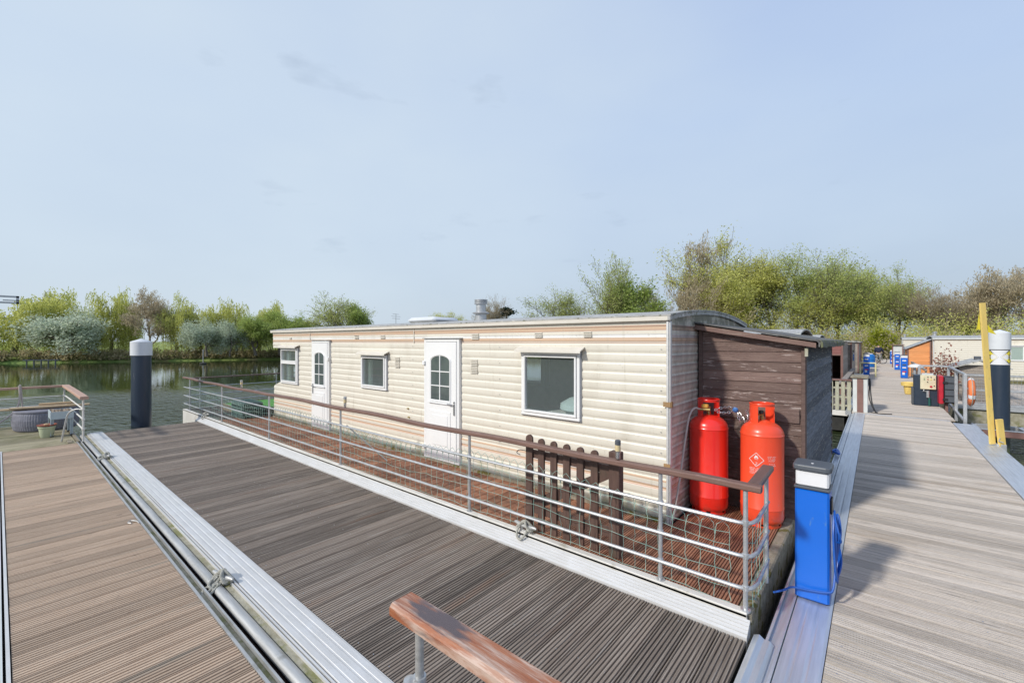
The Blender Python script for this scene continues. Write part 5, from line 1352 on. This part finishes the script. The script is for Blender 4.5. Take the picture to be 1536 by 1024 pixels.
# leaning yellow board with pennant
t = thing('yellow_marker_board', (1.55,11.2,0), 'tall leaning yellow board with torn yellow pennant at the right pier edge', 'marker board')
def slab(mb, p0, p1, w_, th):
    p0, p1 = Vector(p0), Vector(p1); d = (p1-p0).normalized(); s = Vector((.80,.60,0)); s = (s-d*s.dot(d)).normalized(); n_ = d.cross(s)
    vs = [p+s*a*w_/2+n_*b*th/2 for p in (p0,p1) for a,b in ((-1,-1),(1,-1),(1,1),(-1,1))]
    mb.add(vs, [(0,1,2,3),(7,6,5,4),(0,4,5,1),(1,5,6,2),(2,6,7,3),(3,7,4,0)])
m = MB(); slab(m, (1.535,11.14,.02), (1.40,11.02,2.47), .082, .03); m.build('board', M['yellow'], t)
m = MB(); slab(m, (1.655,11.15,-.06), (1.61,11.12,.46), .10, .035); m.build('short_board', M['yellow'], t)
m = MB(); m.box(1.58,1.70,11.11,11.20,-.12,.03,.004); m.tube([(1.62,11.1,.14),(1.60,11.08,.09),(1.66,11.08,.07)],.008,6); m.build('bracket', M['galv'], t)
m = MB()
for q in ([(1.47,11.06,2.09),(1.58,11.14,1.92),(1.475,11.08,1.96)],[(1.36,11.0,2.30),(1.33,10.98,2.02),(1.375,11.0,2.0)],[(1.355,11.0,2.16),(1.315,10.96,1.99),(1.36,11.0,2.02)]):
    m.add(q+[(a[0]+.002,a[1]+.004,a[2]) for a in q], [(0,1,2),(5,4,3),(0,3,4,1),(1,4,5,2),(2,5,3,0)])
m.build('pennant', M['brightyellow'], t)

# galvanised fence on the pier edge with the lifebuoy
t = thing('pier_fence', (1.5,15,0), 'galvanised square-tube fence along the right pier edge in front of the cabinets', 'fence')
for (x,y) in ((1.50,13.85),(1.56,15.9),(1.60,17.9),(.98,17.95)):
    m = MB(); m.box(x-.03,x+.03,y-.03,y+.03,-.25,1.06,.004); m.build('post', M['galv'], t)
m = MB(); wavybar(m, [(1.50,13.85,1.06),(1.60,17.9,1.07)], .05, .05, .006); m.build('rail', M['galv'], t)
m = MB(); wavybar(m, [(1.60,17.9,1.07),(.98,17.95,1.07)], .05, .05, .006); m.build('rail', M['galv'], t)
m = MB(); wavybar(m, [(1.50,13.85,.02),(1.60,17.9,.02)], .05, .05, .006); m.build('rail', M['galv'], t)
t = thing('lifebuoy', (1.60,13.95,.68), 'orange lifebuoy hanging on the galvanised fence post', 'lifebuoy')
m = MB(); m.torus((1.60,14.02,.68), .24, .075, 'x', 40, 14, flat=.75); m.build('ring', M['ring'], t, smooth=True)
for a in (R(20),R(110),R(200),R(290)):
    m = MB(); m.torus((1.60,14.02,.68), .24, .078, 'x', 4, 14, a-.14, a+.14, .77); m.build('band', M['lens'], t, smooth=True)
m = MB(); m.tube([(1.60,14.02+.33*math.cos(2*PI*k/32),.68+.33*math.sin(2*PI*k/32)) for k in range(33)], .008, 6); m.build('grab_line', M['rope'], t)

# mesh fence and platform of the houseboat moored behind the pile
t = thing('mesh_fence', (4,18,0), 'grey steel fence with wire mesh panels behind the right pile', 'fence')
for x in (1.92,3.4,4.9,6.4,8.0,9.8):
    m = MB(); m.box(x-.025,x+.025,17.98,18.03,-.02,.86); m.build('post', M['galv'], t)
for z in (.84,.42,.02):
    m = MB(); m.box(1.9,10,17.975,18.015,z-.025,z+.025,.004); m.build('rail', M['galv'], t)
m = MB()
x = 1.97
while x < 9.9: m.tube([(x,18.02,.04),(x,18.02,.82)], .0035, 3, False); x += .075
for k in range(10): m.tube([(1.92,18.024,.07+.08*k),(9.9,18.024,.07+.08*k)], .0035, 3, False)
tag(m.build('mesh', M['galv'], t), 'wire mesh panel')
t = thing('side_pontoon', (6,23,0), 'floating platform of the right-hand houseboats with mossy float', 'pontoon', kind='structure')
deck(MB(), 1.75, 14, 18.05, 27.4, 'y', .2, .0, 3).build('deck_boards', M['deck_pier'], t)
m = MB(); m.box(1.75,14,17.93,18.04,-.13,-.01); m.build('edge_beam', M['galv'], t)
m = MB(); m.box(1.75,14,18.0,27.4,-.55,-.14); m.build('float', M['moss'], t)

# control cabinet
t = thing('control_cabinet', (1.05,16.8,.01), 'dark cabinet with cream control panel and coloured buttons on the right of the pier', 'cabinet')
m = MB(); m.box(.80,1.30,16.62,17.05,.012,.86,.01); m.build('body', M['cabinet'], t)
m = MB(); m.box(.76,.80,16.7,17.1,.012,.50,.004); m.build('side_flap', M['charcoal'], t)
m = MB(); m.box(.925,1.240,16.55,16.62,.48,.87,.006); m.build('control_panel', M['cream_cab'], t)
for (u,v,c) in ((.25,.86,'cream_cab'),(.48,.86,'black'),(.68,.86,'black'),(.25,.70,'greenb'),(.48,.70,'redbox'),(.68,.70,'brightyellow'),(.46,.52,'black'),(.88,.72,'black'),(.68,.20,'redbox'),(.88,.26,'black')):
    mm_ = M.get(c) or M.setdefault('greenb', mat('green_button',(.02,.25,.08),None,.4))
    r_ = .028 if (u,v) == (.68,.20) else .013
    x = .925+.315*u; z = .48+.39*v; m = MB(); m.tube([(x,16.552,z),(x,16.532,z)], r_, 10); m.build('button', mm_, t)
m = MB(); m.tube([(1.08,16.58,.44),(1.08,16.58,.25)], .035, 10); m.tube([(1.0,16.58,.47),(.98,16.57,.42),(1.05,16.57,.42)],.012,6); m.build('socket', M['galv'], t, smooth=True)
m = MB(); m.tube([(1.11,16.57,.25),(1.11,16.57,.03)], .025, 8); m.build('pipe', mat('green_pipe',(.02,.12,.10),None,.5), t, smooth=True)
m = MB(); m.box(.97,1.2,16.8,17.0,.86,.90); m.build('cap', M['panelwhite'], t)
# red and black hose box
t = thing('fire_hose_box', (1.47,16.4,.1), 'black box with red lid hanging beside the galvanised fence', 'equipment box')
m = MB(); m.box(1.36,1.60,16.25,16.75,.16,.86,.02); m.build('body', M['black'], t)
for k in range(4):
    m = MB(); m.box(1.385,1.595,16.235,16.249,.19+.17*k,.335+.17*k,.004); m.build('panel', M['charcoal'], t)
m = MB(); m.box(1.27,1.36,16.23,16.77,.13,.88,.015); m.build('lid', M['redbox'], t)
for z in (.26,.70):
    m = MB(); m.box(1.34,1.44,16.215,16.234,z-.03,z+.03,.004); m.build('latch', M['black'], t)
m = MB(); m.box(1.40,1.46,16.4,16.6,-.3,.15); m.build('bracket', M['brownpanel'], t)
# bucket-shaped yellow bin and dome-capped pipe
t = thing('yellow_bucket', (.80,19.9,.01), 'small yellow bucket stack left of the control cabinet', 'bucket')
m = MB(); m.lathe([(.09,.01),(.10,.03),(.13,.28),(.19,.29),(.20,.40),(.185,.41),(.17,.31)], (.82,19.9,.01), 16); m.build('bucket', M['yellow'], t, smooth=True)
t = thing('vent_pipe', (1.0,19.0,.01), 'grey capped standpipe behind the control cabinet', 'standpipe')
m = MB(); m.tube([(.93,19.0,.01),(.93,19.0,.98)], .04, 10); m.tube([(1.03,19.0,.01),(1.03,19.0,.98)], .04, 10); m.build('pipe', M['galv'], t, smooth=True)
m = MB(); m.lathe([(.20,0),(.20,.04),(.12,.09),(0,.11)], (.96,19.0,.97), 20); m.build('cap', M['lens'], t, smooth=True)

# far blue pedestals on the pier
def far_ped(x, y, label, z=.012):
    t = thing('service_pedestal', (x,y,z), label, 'pedestal', 'blue service pedestals')
    m = MB(); m.box(x-.13,x+.13,y-.11,y+.11,z,z+.98,.015); m.build('body', M['blue'], t)
    m = MB(); m.box(x-.125,x+.125,y-.105,y+.105,z+.98,z+1.10,.012); m.build('lamp_shade', M['lens'], t)
    m = MB(); m.box(x-.14,x+.14,y-.12,y+.12,z+1.10,z+1.13,.01); m.build('cap', M['charcoal'], t)
    for k, (zz, c) in enumerate(((.82,'lens'),(.62,'charcoal'),(.48,'lens'),(.28,'redbox'),(.16,'lens'))):
        m = MB(); m.box(x-.07,x+.07-(.05 if k==4 else 0),y-.125,y-.11,z+zz,z+zz+.06+(.06 if k==4 else 0),.004); m.build('socket', M[c], t)
    return t
far_ped(1.02,28.6,'blue pedestal with sockets in front of the orange shed')
far_ped(.98,36.6,'blue pedestal in front of the pale panelled hut on the pier')
far_ped(.93,46.0,'farthest blue pedestal on the right of the pier')
far_ped(-.42,29.6,'blue pedestal beside the cream pipe frame on the left of the pier')
far_ped(-.46,34.5,'blue pedestal just before the blue water drum')
t = thing('pipe_frame', (-.4,28.6,.01), 'cream pipe frame standing on the left of the pier round a blue pedestal', 'pipe frame')
m = MB(); m.tube(smoothpts([(-.66,28.6,.01),(-.66,28.6,.50),(-.66,28.6,.66),(-.62,28.6,.70),(-.3,28.6,.70),(-.09,28.6,.70),(-.05,28.6,.66),(-.05,28.6,.4),(-.05,28.6,.01)],4), .035, 8); m.build('frame', mat('cream_pipe',(.72,.66,.36),None,.5), t, smooth=True)
t = thing('water_drum', (-.40,39.2,.01), 'big blue plastic drum with white lid on the left of the pier near the man', 'drum')
m = MB(); m.lathe([(.28,0),(.31,.03),(.32,.25),(.33,.27),(.32,.29),(.32,.55),(.33,.57),(.32,.60),(.31,.80),(.22,.88),(.2,.90)], (-.40,39.2,.012), 24); m.build('barrel', M['foam'], t, smooth=True)
m = MB(); m.lathe([(.0,.905),(.2,.905),(.2,.96),(0,.97)][::1], (-.40,39.2,.012), 20); m.build('lid', M['lens'], t, smooth=True)
t = thing('crate_box', (-.58,25.2,.01), 'pale grey box lying on the left of the pier behind the white and brown cabinet', 'box')
m = MB(); m.box(-.84,-.47,25.0,25.35,.10,.32,.01); m.build('box', M['panelwhite'], t)
m = MB(); m.box(-.86,-.45,24.98,25.37,.012,.10); m.build('base', M['black'], t)

# white and brown panelled cabinet at the pier joint with hanging cable
t = thing('panelled_cabinet', (-.33,14.3,.01), 'white and brown panelled cabinet with mossy top at the left of the pier joint', 'cabinet')
m = MB(); m.box(-.47,-.18,14.05,14.9,.012,.87); m.build('body', M['panelwhite'], t)
m = MB(); m.box(-.385,-.262,14.035,14.049,.012,.865); m.build('brown_panel', M['brownpanel'], t)
m = MB(); m.box(-.52,-.16,14.0,14.95,.872,.91,.006); m.build('top', M['moss_wood'], t)
m = MB(); m.tube(smoothpts([(-.13,14.3,.80),(-.12,14.2,.5),(-.08,14.1,.2),(0,14.05,.03),(.1,14.0,.02),(.28,14.1,.02)],5), .014, 6); m.tube(smoothpts([(-.14,14.3,.78),(-.15,14.15,.4),(-.06,14.05,.1),(.0,14.1,.02),(-.12,14.15,.02)],5), .012, 6)
m.box(-.165,-.125,14.25,14.33,.70,.86); 
tag(m.build('power_cable', M['black'], smooth='all'), 'black cable hanging from the white and brown cabinet onto the pier', 'cable')

# picket fence and brown hut of the next houseboat
t = thing('picket_fence', (-.75,14.3,0), 'short mossy pale picket fence between the near shed and the panelled cabinet', 'fence')
for k in range(4):
    x = -.93+.125*k; m = MB(); m.box(x-.038,x+.038,14.28,14.305,.0,.77); m.build('slat', M['picket'], t)
for z in (.10,.32,.56):
    m = MB(); m.box(-1.5,-.5,14.306,14.33,z,z+.045); m.build('rail', M['picket'], t)
m = MB(); m.box(-1.6,-.50,14.24,14.36,.775,.815); m.build('cap_rail', M['brownpanel'], t)
m = MB(); m.box(-1.6,-.50,14.26,14.34,-.14,-.01); m.build('bottom_beam', M['white_hull'], t)
t = thing('left_pontoon', (-5,30,0), 'deck of the houseboats moored beyond on the left of the pier', 'pontoon', kind='structure')
deck(MB(), -12, -.66, 14.36, 21, 'y', .2, .0, 3).build('deck_boards', M['deck_old'], t)
deck(MB(), -12, -.66, 27.5, 54, 'y', .2, .0, 3).build('deck_boards', M['deck_old'], t)
m = MB(); m.box(-12,-.66,14.36,21,-.55,-.04); m.box(-12,-.66,27.5,54,-.55,-.04); m.build('float', M['float'], t)
def hut(x0,x1,y0,y1,z1a,z1b,matw,mats,name,label,door_=None,roofm=None,win=None, base=.0):
    """lean-to roofed timber hut; z1a height at x0, z1b height at x1"""
    t = thing(name, ((x0+x1)/2,(y0+y1)/2,base), label, 'shed')
    tf = lambda x: z1a+(z1b-z1a)*(x-x0)/(x1-x0)
    m = MB()
    if door_: 
        lapboards(m,x0,door_[0],base,tf,.11,'y',y0,-1); lapboards(m,door_[1],x1,base,tf,.11,'y',y0,-1)
        mm = MB(); 
        zz = door_[2]; lapboards(m,door_[0],door_[1],zz,tf,.11,'y',y0,-1)
    else: lapboards(m,x0,x1,base,tf,.11,'y',y0,-1)
    m.build('front_wall', matw, t)
    m = MB(); lapboards(m,y0+.012,y1,base,lambda y: z1b-.01,.14,'x',x1,1); m.build('side_wall', mats, t)
    m = MB(); lapboards(m,y0+.012,y1,base,lambda y: z1a-.01,.14,'x',x0,-1); m.build('side_wall', mats, t)
    m = MB(); lapboards(m,x0,x1,base,tf,.14,'y',y1,1); m.build('back_wall', matw, t)
    m = MB(); k=.10; m.prism([(x0-k,tf(x0-k)+.03),(x1+k,tf(x1+k)+.03),(x1+k,tf(x1+k)+.07),(x0-k,tf(x0-k)+.07)],'y',y0-.12,y1+.1); m.build('roof', roofm or M['felt'], t)
    m = MB(); m.box(x1-.03,x1+.022,y0-.03,y0-.016,base,z1b-.0); m.box(x0-.022,x0+.03,y0-.03,y0-.016,base,z1a-.0)
    if door_: m.box(door_[0]-.05,door_[0],y0-.034,y0-.016,base,door_[2]+.05); m.box(door_[1],door_[1]+.05,y0-.034,y0-.016,base,door_[2]+.05); m.box(door_[0],door_[1],y0-.034,y0-.016,door_[2],door_[2]+.05)
    m.build('corner_board', M['brownpanel'], t)
    if win:
        m = MB(); m.box(x1+.018,x1+.03,win[0],win[1],win[2],win[3]); m.build('window', M['glassdark'], t)
    return t
hut(-3.2,-.98,20.2,23.8,1.86,1.80,M['redshed'],M['greyshed'],'boat_shed','red-brown hut with dark open doorway beyond the picket fence',door_=(-1.62,-1.03,1.28))
# broom and stick standing in the open doorway
m = MB(); m.tube([(-1.48,20.1,.05),(-1.36,19.98,.86)], .02, 6); tag(m.build('broom', mat('teal_broom',(.06,.22,.20),None,.5)), 'teal broom handle leaning in the dark doorway', 'broom')
m = MB(); m.tube([(-1.50,20.0,.10),(-1.58,20.1,.66)], .018, 6); tag(m.build('wooden_stick', M['rawwood']), 'orange-brown stick leaning in the dark doorway', 'stick')
t = hut(-3.2,-.86,24.2,28.5,1.82,1.76,M['greyshed'],M['greyshed'],'boat_shed','grey boarded hut behind the red-brown hut',roofm=M['roof'],win=(25.2,26.2,.9,1.4))
t = hut(-2.6,-.80,31,35,1.80,1.72,M['greyshed'],M['greyshed'],'boat_shed','third grey hut along the left of the pier',roofm=M['roof'])
t = hut(-2.6,-.95,40,45,1.85,1.75,M['redshed'],M['redshed'],'boat_shed','farthest red-brown hut on the left of the pier')
# wooden side deck rail in front of it
t = thing('side_railing', (-.8,20.5,0), 'brown timber side rail running along the left pier edge beyond the cabinet', 'railing')
for y in (15.2,17.2,19.2,21.2,23.2):
    m = MB(); m.box(-.80,-.74,y-.03,y+.03,.0,.62); m.build('post', M['brownpanel'], t)
m = MB(); m.box(-.83,-.69,15.0,23.5,.62,.66); m.box(-.79,-.76,15.0,23.5,.2,.32); m.build('rail', M['greyshed'], t)

# grey caravan roofs seen over the shed
def caravan(x0,x1,y0,y1,zt,label,wins,sid='siding_plain',crown=.12,flue=True, z0=.05, name='static_caravan'):
    t = thing(name, ((x0+x1)/2,(y0+y1)/2,z0), label, 'caravan')
    mb = MB(); zs = [z0]
    k = z0
    while k < zt-.12: 
        zs += [k+.025,k+.07,k+.09]; k += .10
    zs = sorted(set(round(z,3) for z in zs if z < zt))+[zt]
    for r in range(len(zs)-1):
        o = lambda i: .014 if i % 3 == 2 else (.010 if i % 3 == 1 else 0)
        a, b = o(r), o(r+1); A0,B0 = zs[r], zs[r+1]
        mb.add([(x0-a,y0-a,A0),(x1+a,y0-a,A0),(x1+a,y1+a,A0),(x0-a,y1+a,A0),(x0-b,y0-b,B0),(x1+b,y0-b,B0),(x1+b,y1+b,B0),(x0-b,y1+b,B0)],[(0,1,5,4),(1,2,6,5),(2,3,7,6),(3,0,4,7)])
    ORIG = ORI[t.as_pointer()]; ORI[t.as_pointer()] = Vector((ORIG[0],ORIG[1],ORIG[2]))
    mb.build('wall', M[sid], t)
    mb = MB(); ys = [y0-.08+(y1-y0+.16)*k/12 for k in range(13)]; rz = lambda y: zt+crown*(1-((y-(y0+y1)/2)/((y1-y0)/2))**2)
    mb.prism([(y,rz(y)+.05) for y in ys]+[(y,rz(y)) for y in ys][::-1], 'x', x0-.06, x1+.06); mb.build('roof', M['roof'], t, smooth=True)
    mb = MB(); mb.box(x0-.06,x1+.06,y0-.085,y0-.03,zt-.03,zt+.03); mb.box(x0-.03,x0+.0,y0-.03,y0+.03,z0,zt-.03); mb.build('eave_trim', M['panelwhite'], t)
    if flue:
        for fx in (x0+.15,x0+(x1-x0)*.22):
            mb = MB(); mb.lathe([(.06,0),(.06,.14),(.10,.15),(.10,.19),(0,.21)], (fx,(y0+y1)/2,rz((y0+y1)/2)+.04), 12); mb.build('flue', M['galv'], t, smooth=True)
    for o in wins:
        x_0,x_1,z_0,z_1 = o
        mb = MB()
        for b in ((x_0-.05,x_1+.05,z_0-.05,z_0),(x_0-.05,x_1+.05,z_1,z_1+.05),(x_0-.05,x_0,z_0,z_1),(x_1,x_1+.05,z_0,z_1)): mb.box(b[0],b[1],y0-.05,y0-.012,b[2],b[3])
        mb.box(x_0-.1,x_1+.1,y0-.10,y0-.012,z_1+.052,z_1+.075)
        w_ = mb.build('window', M['pvc'], t)
        mb = MB(); mb.box(x_0,x_1,y0-.025,y0-.016,z_0,z_1); mb.build('pane', M['curtain'], w_)
        mb = MB(); mb.add([(x_0,y0-.034,z_0),(x_1,y0-.034,z_0),(x_1,y0-.034,z_1),(x_0,y0-.034,z_1)],[(0,1,2,3)]); mb.build('glass', M['glass'], w_)
    return t
caravan(2.12,11.5,29.3,32.6,1.93,'long cream static caravan behind the mesh fence and the yellow board',[(4.60,4.95,.98,1.55),(7.2,8.0,.98,1.55)])
caravan(1.42,9.0,41.5,44.6,1.95,'cream caravan whose roof end shows behind the orange shed',[])
caravan(-9.5,-1.9,16.4,19.6,2.02,'pale caravan whose grey roof shows just above the near shed roof',[],crown=.16,flue=False)
caravan(-10.5,-2.6,31,34,2.02,'pale caravan farther along on the left behind the grey huts',[],crown=.14,flue=False)

hut(1.22,2.06,30.2,33,1.42,1.84,M['orangeshed'],M['orangeshed'],'orange_shed','fresh orange larch-boarded lean-to shed against the cream caravan',roofm=M['galv'], base=.0)
t = thing('panelled_hut', (1.1,41,.0), 'pale panelled hut with red-brown posts in front of the farther caravan', 'hut')
m = MB(); m.box(.84,1.32,40,41.2,.0,1.50); m.build('wall', M['panelwhite'], t)
m = MB()
for x in (.80,1.34): m.box(x,x+.05,39.94,39.99,.0,1.55)
m.box(.80,1.40,39.95,39.99,.78,.82); m.build('frame', M['redshed'], t)
m = MB(); m.box(.74,1.44,39.85,41.3,1.55,1.60); m.build('roof', M['fascia'], t)
t = thing('kennel_shed', (2.4,20,.0), 'small grey-roofed wooden shed behind the mesh fence', 'shed')
m = MB(); lapboards(m, 1.95,2.85,.0,lambda x: 1.18-abs(x-2.40)*.35,.09,'y',19.2,-1); m.build('front_wall', M['greyshed'], t)
m = MB(); m.box(1.96,2.84,19.22,20.6,.0,1.0); m.build('body', M['greyshed'], t)
m = MB(); m.prism([(1.78,.97),(2.40,1.21),(3.02,.97),(3.02,1.01),(2.40,1.25),(1.78,1.01)],'y',19.0,20.8); m.build('roof', M['roof'], t)
m = MB(); m.box(2.33,2.47,19.6,19.8,1.20,1.34); m.build('ridge_vent', M['charcoal'], t)
# tall dry reddish plant
rgp = np.random.default_rng(3)
t = thing('potted_shrub', (1.62,19.3,.0), 'reddish dry shrub standing behind the red and black box', 'plant')
m = MB()
for k in range(8):
    a = k*.8; m.tube([(1.62,19.3,.0),(1.62+.1*math.cos(a),19.3+.1*math.sin(a),.6),(1.66+.2*math.cos(a),19.3+.2*math.sin(a),1.15+.05*(k%3))],[.014,.01,.004],5)
m.tube([(1.62,19.3,.9),(1.58,19.25,1.45)],[.01,.005],5)
m.build('stem', M['bark'], t)
P = rgp.normal(size=(900,3))*np.array([.15,.15,.34])+np.array([.02,.02,.75]); U,V = leaf_axes(rgp,900,.035)
build_quads('foliage', P,U,V,rgp.uniform(0,1,900), leafmat('red_brown_leaves',(.22,.06,.04),(.45,.22,.16)), t)

# rails along the right edge of the far pier
t = thing('pier_edge_rail', (1.35,26,0), 'low timber and steel rail in front of the orange shed', 'railing')
for y in (21.5,24.2,27,29.6):
    m = MB(); m.box(1.32,1.37,y-.025,y+.025,.0,.78); m.build('post', M['picket'], t)
m = MB(); m.box(1.31,1.38,21.4,29.8,.74,.79); m.build('rail', M['greyshed'], t)
m = MB(); m.box(1.33,1.36,21.4,29.8,.2,.26); m.build('rail', M['picket'], t)

# far marker in the lake, mooring mast at the left edge, aerial on the horizon
t = thing('lake_marker', (-46,38,-.6), 'thin marker post standing in the water near the far bank', 'marker post')
x, y = along(-.713, 46)
t.location = (x,y,-.6); ORI[t.as_pointer()] = Vector((x,y,-.6))
m = MB(); m.tube([(x,y,-.7),(x,y,.9)], .04, 8); m.box(x-.16,x+.16,y-.05,y+.05,.82,.90); m.build('post', M['galv'], t)
m = MB(); m.lathe([(.3,-.02),(.34,.08),(.2,.16),(0,.18)], (x,y,-.6), 14); m.build('float', M['float'], t, smooth=True)
t = thing('lamp_mast', (-19.6,.02,-.6), 'pale steel mast with a boxy bracket arm at the left edge of the photo', 'mast')
m = MB(); m.tube([(-19.6,-.06,-.8),(-19.6,-.06,3.3)], .04, 10); m.build('pole', M['galv'], t, smooth=True)
m = MB()
for z in (2.92,3.10): m.box(-19.64,-19.58,.0,.42,z,z+.05)
m.box(-19.64,-19.58,.36,.42,2.92,3.15); m.box(-19.64,-19.58,.10,.42,3.0,3.03); m.build('bracket', M['galv'], t)
x, y = along(-.268, 40)
t = thing('tv_aerial', (x,y,0), 'thin television aerial rising just above the caravan roof left of the skylight', 'aerial')
m = MB(); m.tube([(x,y,.0),(x,y,4.35)], .025, 6)
for z, l in ((4.3,.30),(4.1,.42),(3.9,.36)): m.tube([(x-l*.76,y-l*.64,z+.05),(x+l*.76,y+l*.64,z-.02)], .018, 5)
m.build('aerial', M['galv'], t)
x, y = along(-1.12, 45)
t = thing('jetty', (x,y,-.6), 'small blue-grey jetty at the waterline below the leftmost willows', 'jetty')
for k in range(5):
    m = MB(); m.tube([(x+.27*k,y+.5*k,-.9),(x+.27*k,y+.5*k,-.12)], .06, 8); m.build('post', M['charcoal'], t)
m = MB(); m.prism([(x-.1,y-.3),(x+1.2,y+2.2),(x+.7,y+2.4),(x-.6,y-.1)],'z',-.2,-.1); m.build('deck', M['charcoal'], t)

# blue rag tied on the pier edge behind the shed
m = MB(); m.tube(smoothpts([(-.56,8.6,.02),(-.50,8.7,.06),(-.46,8.55,.03),(-.52,8.5,.07),(-.58,8.65,.04),(-.50,8.75,.03)],5), .022, 6)
tag(m.build('blue_rope', M['bluehose'], smooth='all'), 'knot of blue rope on the left pier edge beside the shed side wall', 'rope')

# ------------------------------------------------------------------ man with a bicycle at the far end of the pier
px, py = .10, 45.9
t = thing('person', (px,py,.012), 'person in a dark navy jacket and pale trousers seen from behind, walking a bicycle', 'person')
def skin(name, verts, edges, radii, m_, parent, lv=2):
    me = bpy.data.meshes.new(name); me.from_pydata([(v[0],v[1],v[2]) for v in verts], edges, []); me.materials.append(m_)
    ob = bpy.data.objects.new(name, me); C.objects.link(ob); ob.parent = parent
    sm = ob.modifiers.new('skin','SKIN'); sm.use_smooth_shade = True
    me.skin_vertices.new() if not me.skin_vertices else None
    for i, r in enumerate(radii):
        s = me.skin_vertices[0].data[i]; s.radius = (r,r) if not isinstance(r,tuple) else r; s.use_root = (i == 0)
    su = ob.modifiers.new('sub','SUBSURF'); su.levels = lv; su.render_levels = lv; return ob
V_ = [(0,0,.82),(0,0,1.0),(0,-.01,1.18),(0,-.02,1.28),(0,-.0,1.36),(0,.01,1.44),
      (-.17,0,1.24),(-.22,.02,1.02),(-.20,.10,.86),(-.19,.13,.79),
      (.17,0,1.24),(.25,.06,1.04),(.28,.22,.90),(.29,.27,.88),
      (-.09,0,.78),(-.10,.03,.44),(-.10,-.02,.08),(-.10,.09,.04),
      (.09,0,.78),(.10,-.06,.44),(.10,-.16,.12),(.10,-.08,.05)]
E_ = [(0,1),(1,2),(2,3),(3,4),(4,5),(2,6),(6,7),(7,8),(8,9),(2,10),(10,11),(11,12),(12,13),(0,14),(14,15),(15,16),(16,17),(0,18),(18,19),(19,20),(20,21)]
RR = [.12,.13,.14,.055,.085,.075,.06,.045,.032,.028,.06,.045,.032,.028,.085,.058,.038,.030,.085,.058,.038,.030]
skin('body', V_, E_, RR, M['skin'], t)
skin('jacket', [(0,0,.84),(0,0,1.0),(0,-.01,1.18),(0,-.02,1.26),(-.17,0,1.23),(-.22,.02,1.02),(-.205,.08,.89),(.17,0,1.23),(.25,.06,1.04),(.275,.18,.93)],
     [(0,1),(1,2),(2,3),(2,4),(4,5),(5,6),(2,7),(7,8),(8,9)], [.16,.165,.17,.08,.085,.07,.055,.085,.07,.055], M['navy'], t)
skin('trousers', [(0,0,.84),(-.09,0,.76),(-.10,.03,.44),(-.10,-.02,.12),(.09,0,.76),(.10,-.06,.44),(.10,-.15,.16)], [(0,1),(1,2),(2,3),(0,4),(4,5),(5,6)], [.14,.105,.075,.06,.105,.075,.06], M['beige'], t)
skin('hair', [(0,-.01,1.43),(0,0,1.47)], [(0,1)], [.09,.075], M['hair'], t)
t = thing('bicycle', (px+.02,py-.25,.012), 'bicycle beside the person in the navy jacket', 'bicycle')
bx_, by_, bz = px-.02, py-.55, .012
for i, (dx,dy) in enumerate(((-.20,.0),(.26,.30))):
    m = MB(); m.torus((bx_+dx,by_+dy,bz+.29), .27, .022, 'y', 28, 8); w_ = m.build('wheel', M['rubber'], t, smooth=True)
    m = MB()
    for k in range(10):
        a = PI*k/10; m.tube([(bx_+dx+.26*math.cos(a),by_+dy,bz+.29+.26*math.sin(a)),(bx_+dx-.26*math.cos(a),by_+dy,bz+.29-.26*math.sin(a))], .003, 3)
    m.build('spokes', M['chrome'], w_)
m = MB(); q = lambda u,z: (bx_-.20+.46*u, by_+.30*u, bz+z)
for a,b in ((q(0,.29),q(.4,.27)),(q(.4,.27),q(.33,.72)),(q(.4,.27),q(.85,.62)),(q(.34,.66),(q(.85,.68))),(q(0,.29),q(.34,.60)),(q(1,.29),q(.84,.82)),): m.tube([a,b], .016, 6)
m.tube([(q(.84,.84)[0]-.10,q(.84,.84)[1]+.16,bz+.86),q(.84,.82),(q(.84,.84)[0]+.10,q(.84,.84)[1]-.16,bz+.86)], .014, 6); m.build('frame', M['chrome'], t, smooth=True)
m = MB(); m.bevbox(q(.33,0)[0]-.10,q(.33,0)[0]+.10,q(.33,0)[1]-.05,q(.33,0)[1]+.05,bz+.72,bz+.77,.02); m.build('saddle', M['black'], t)
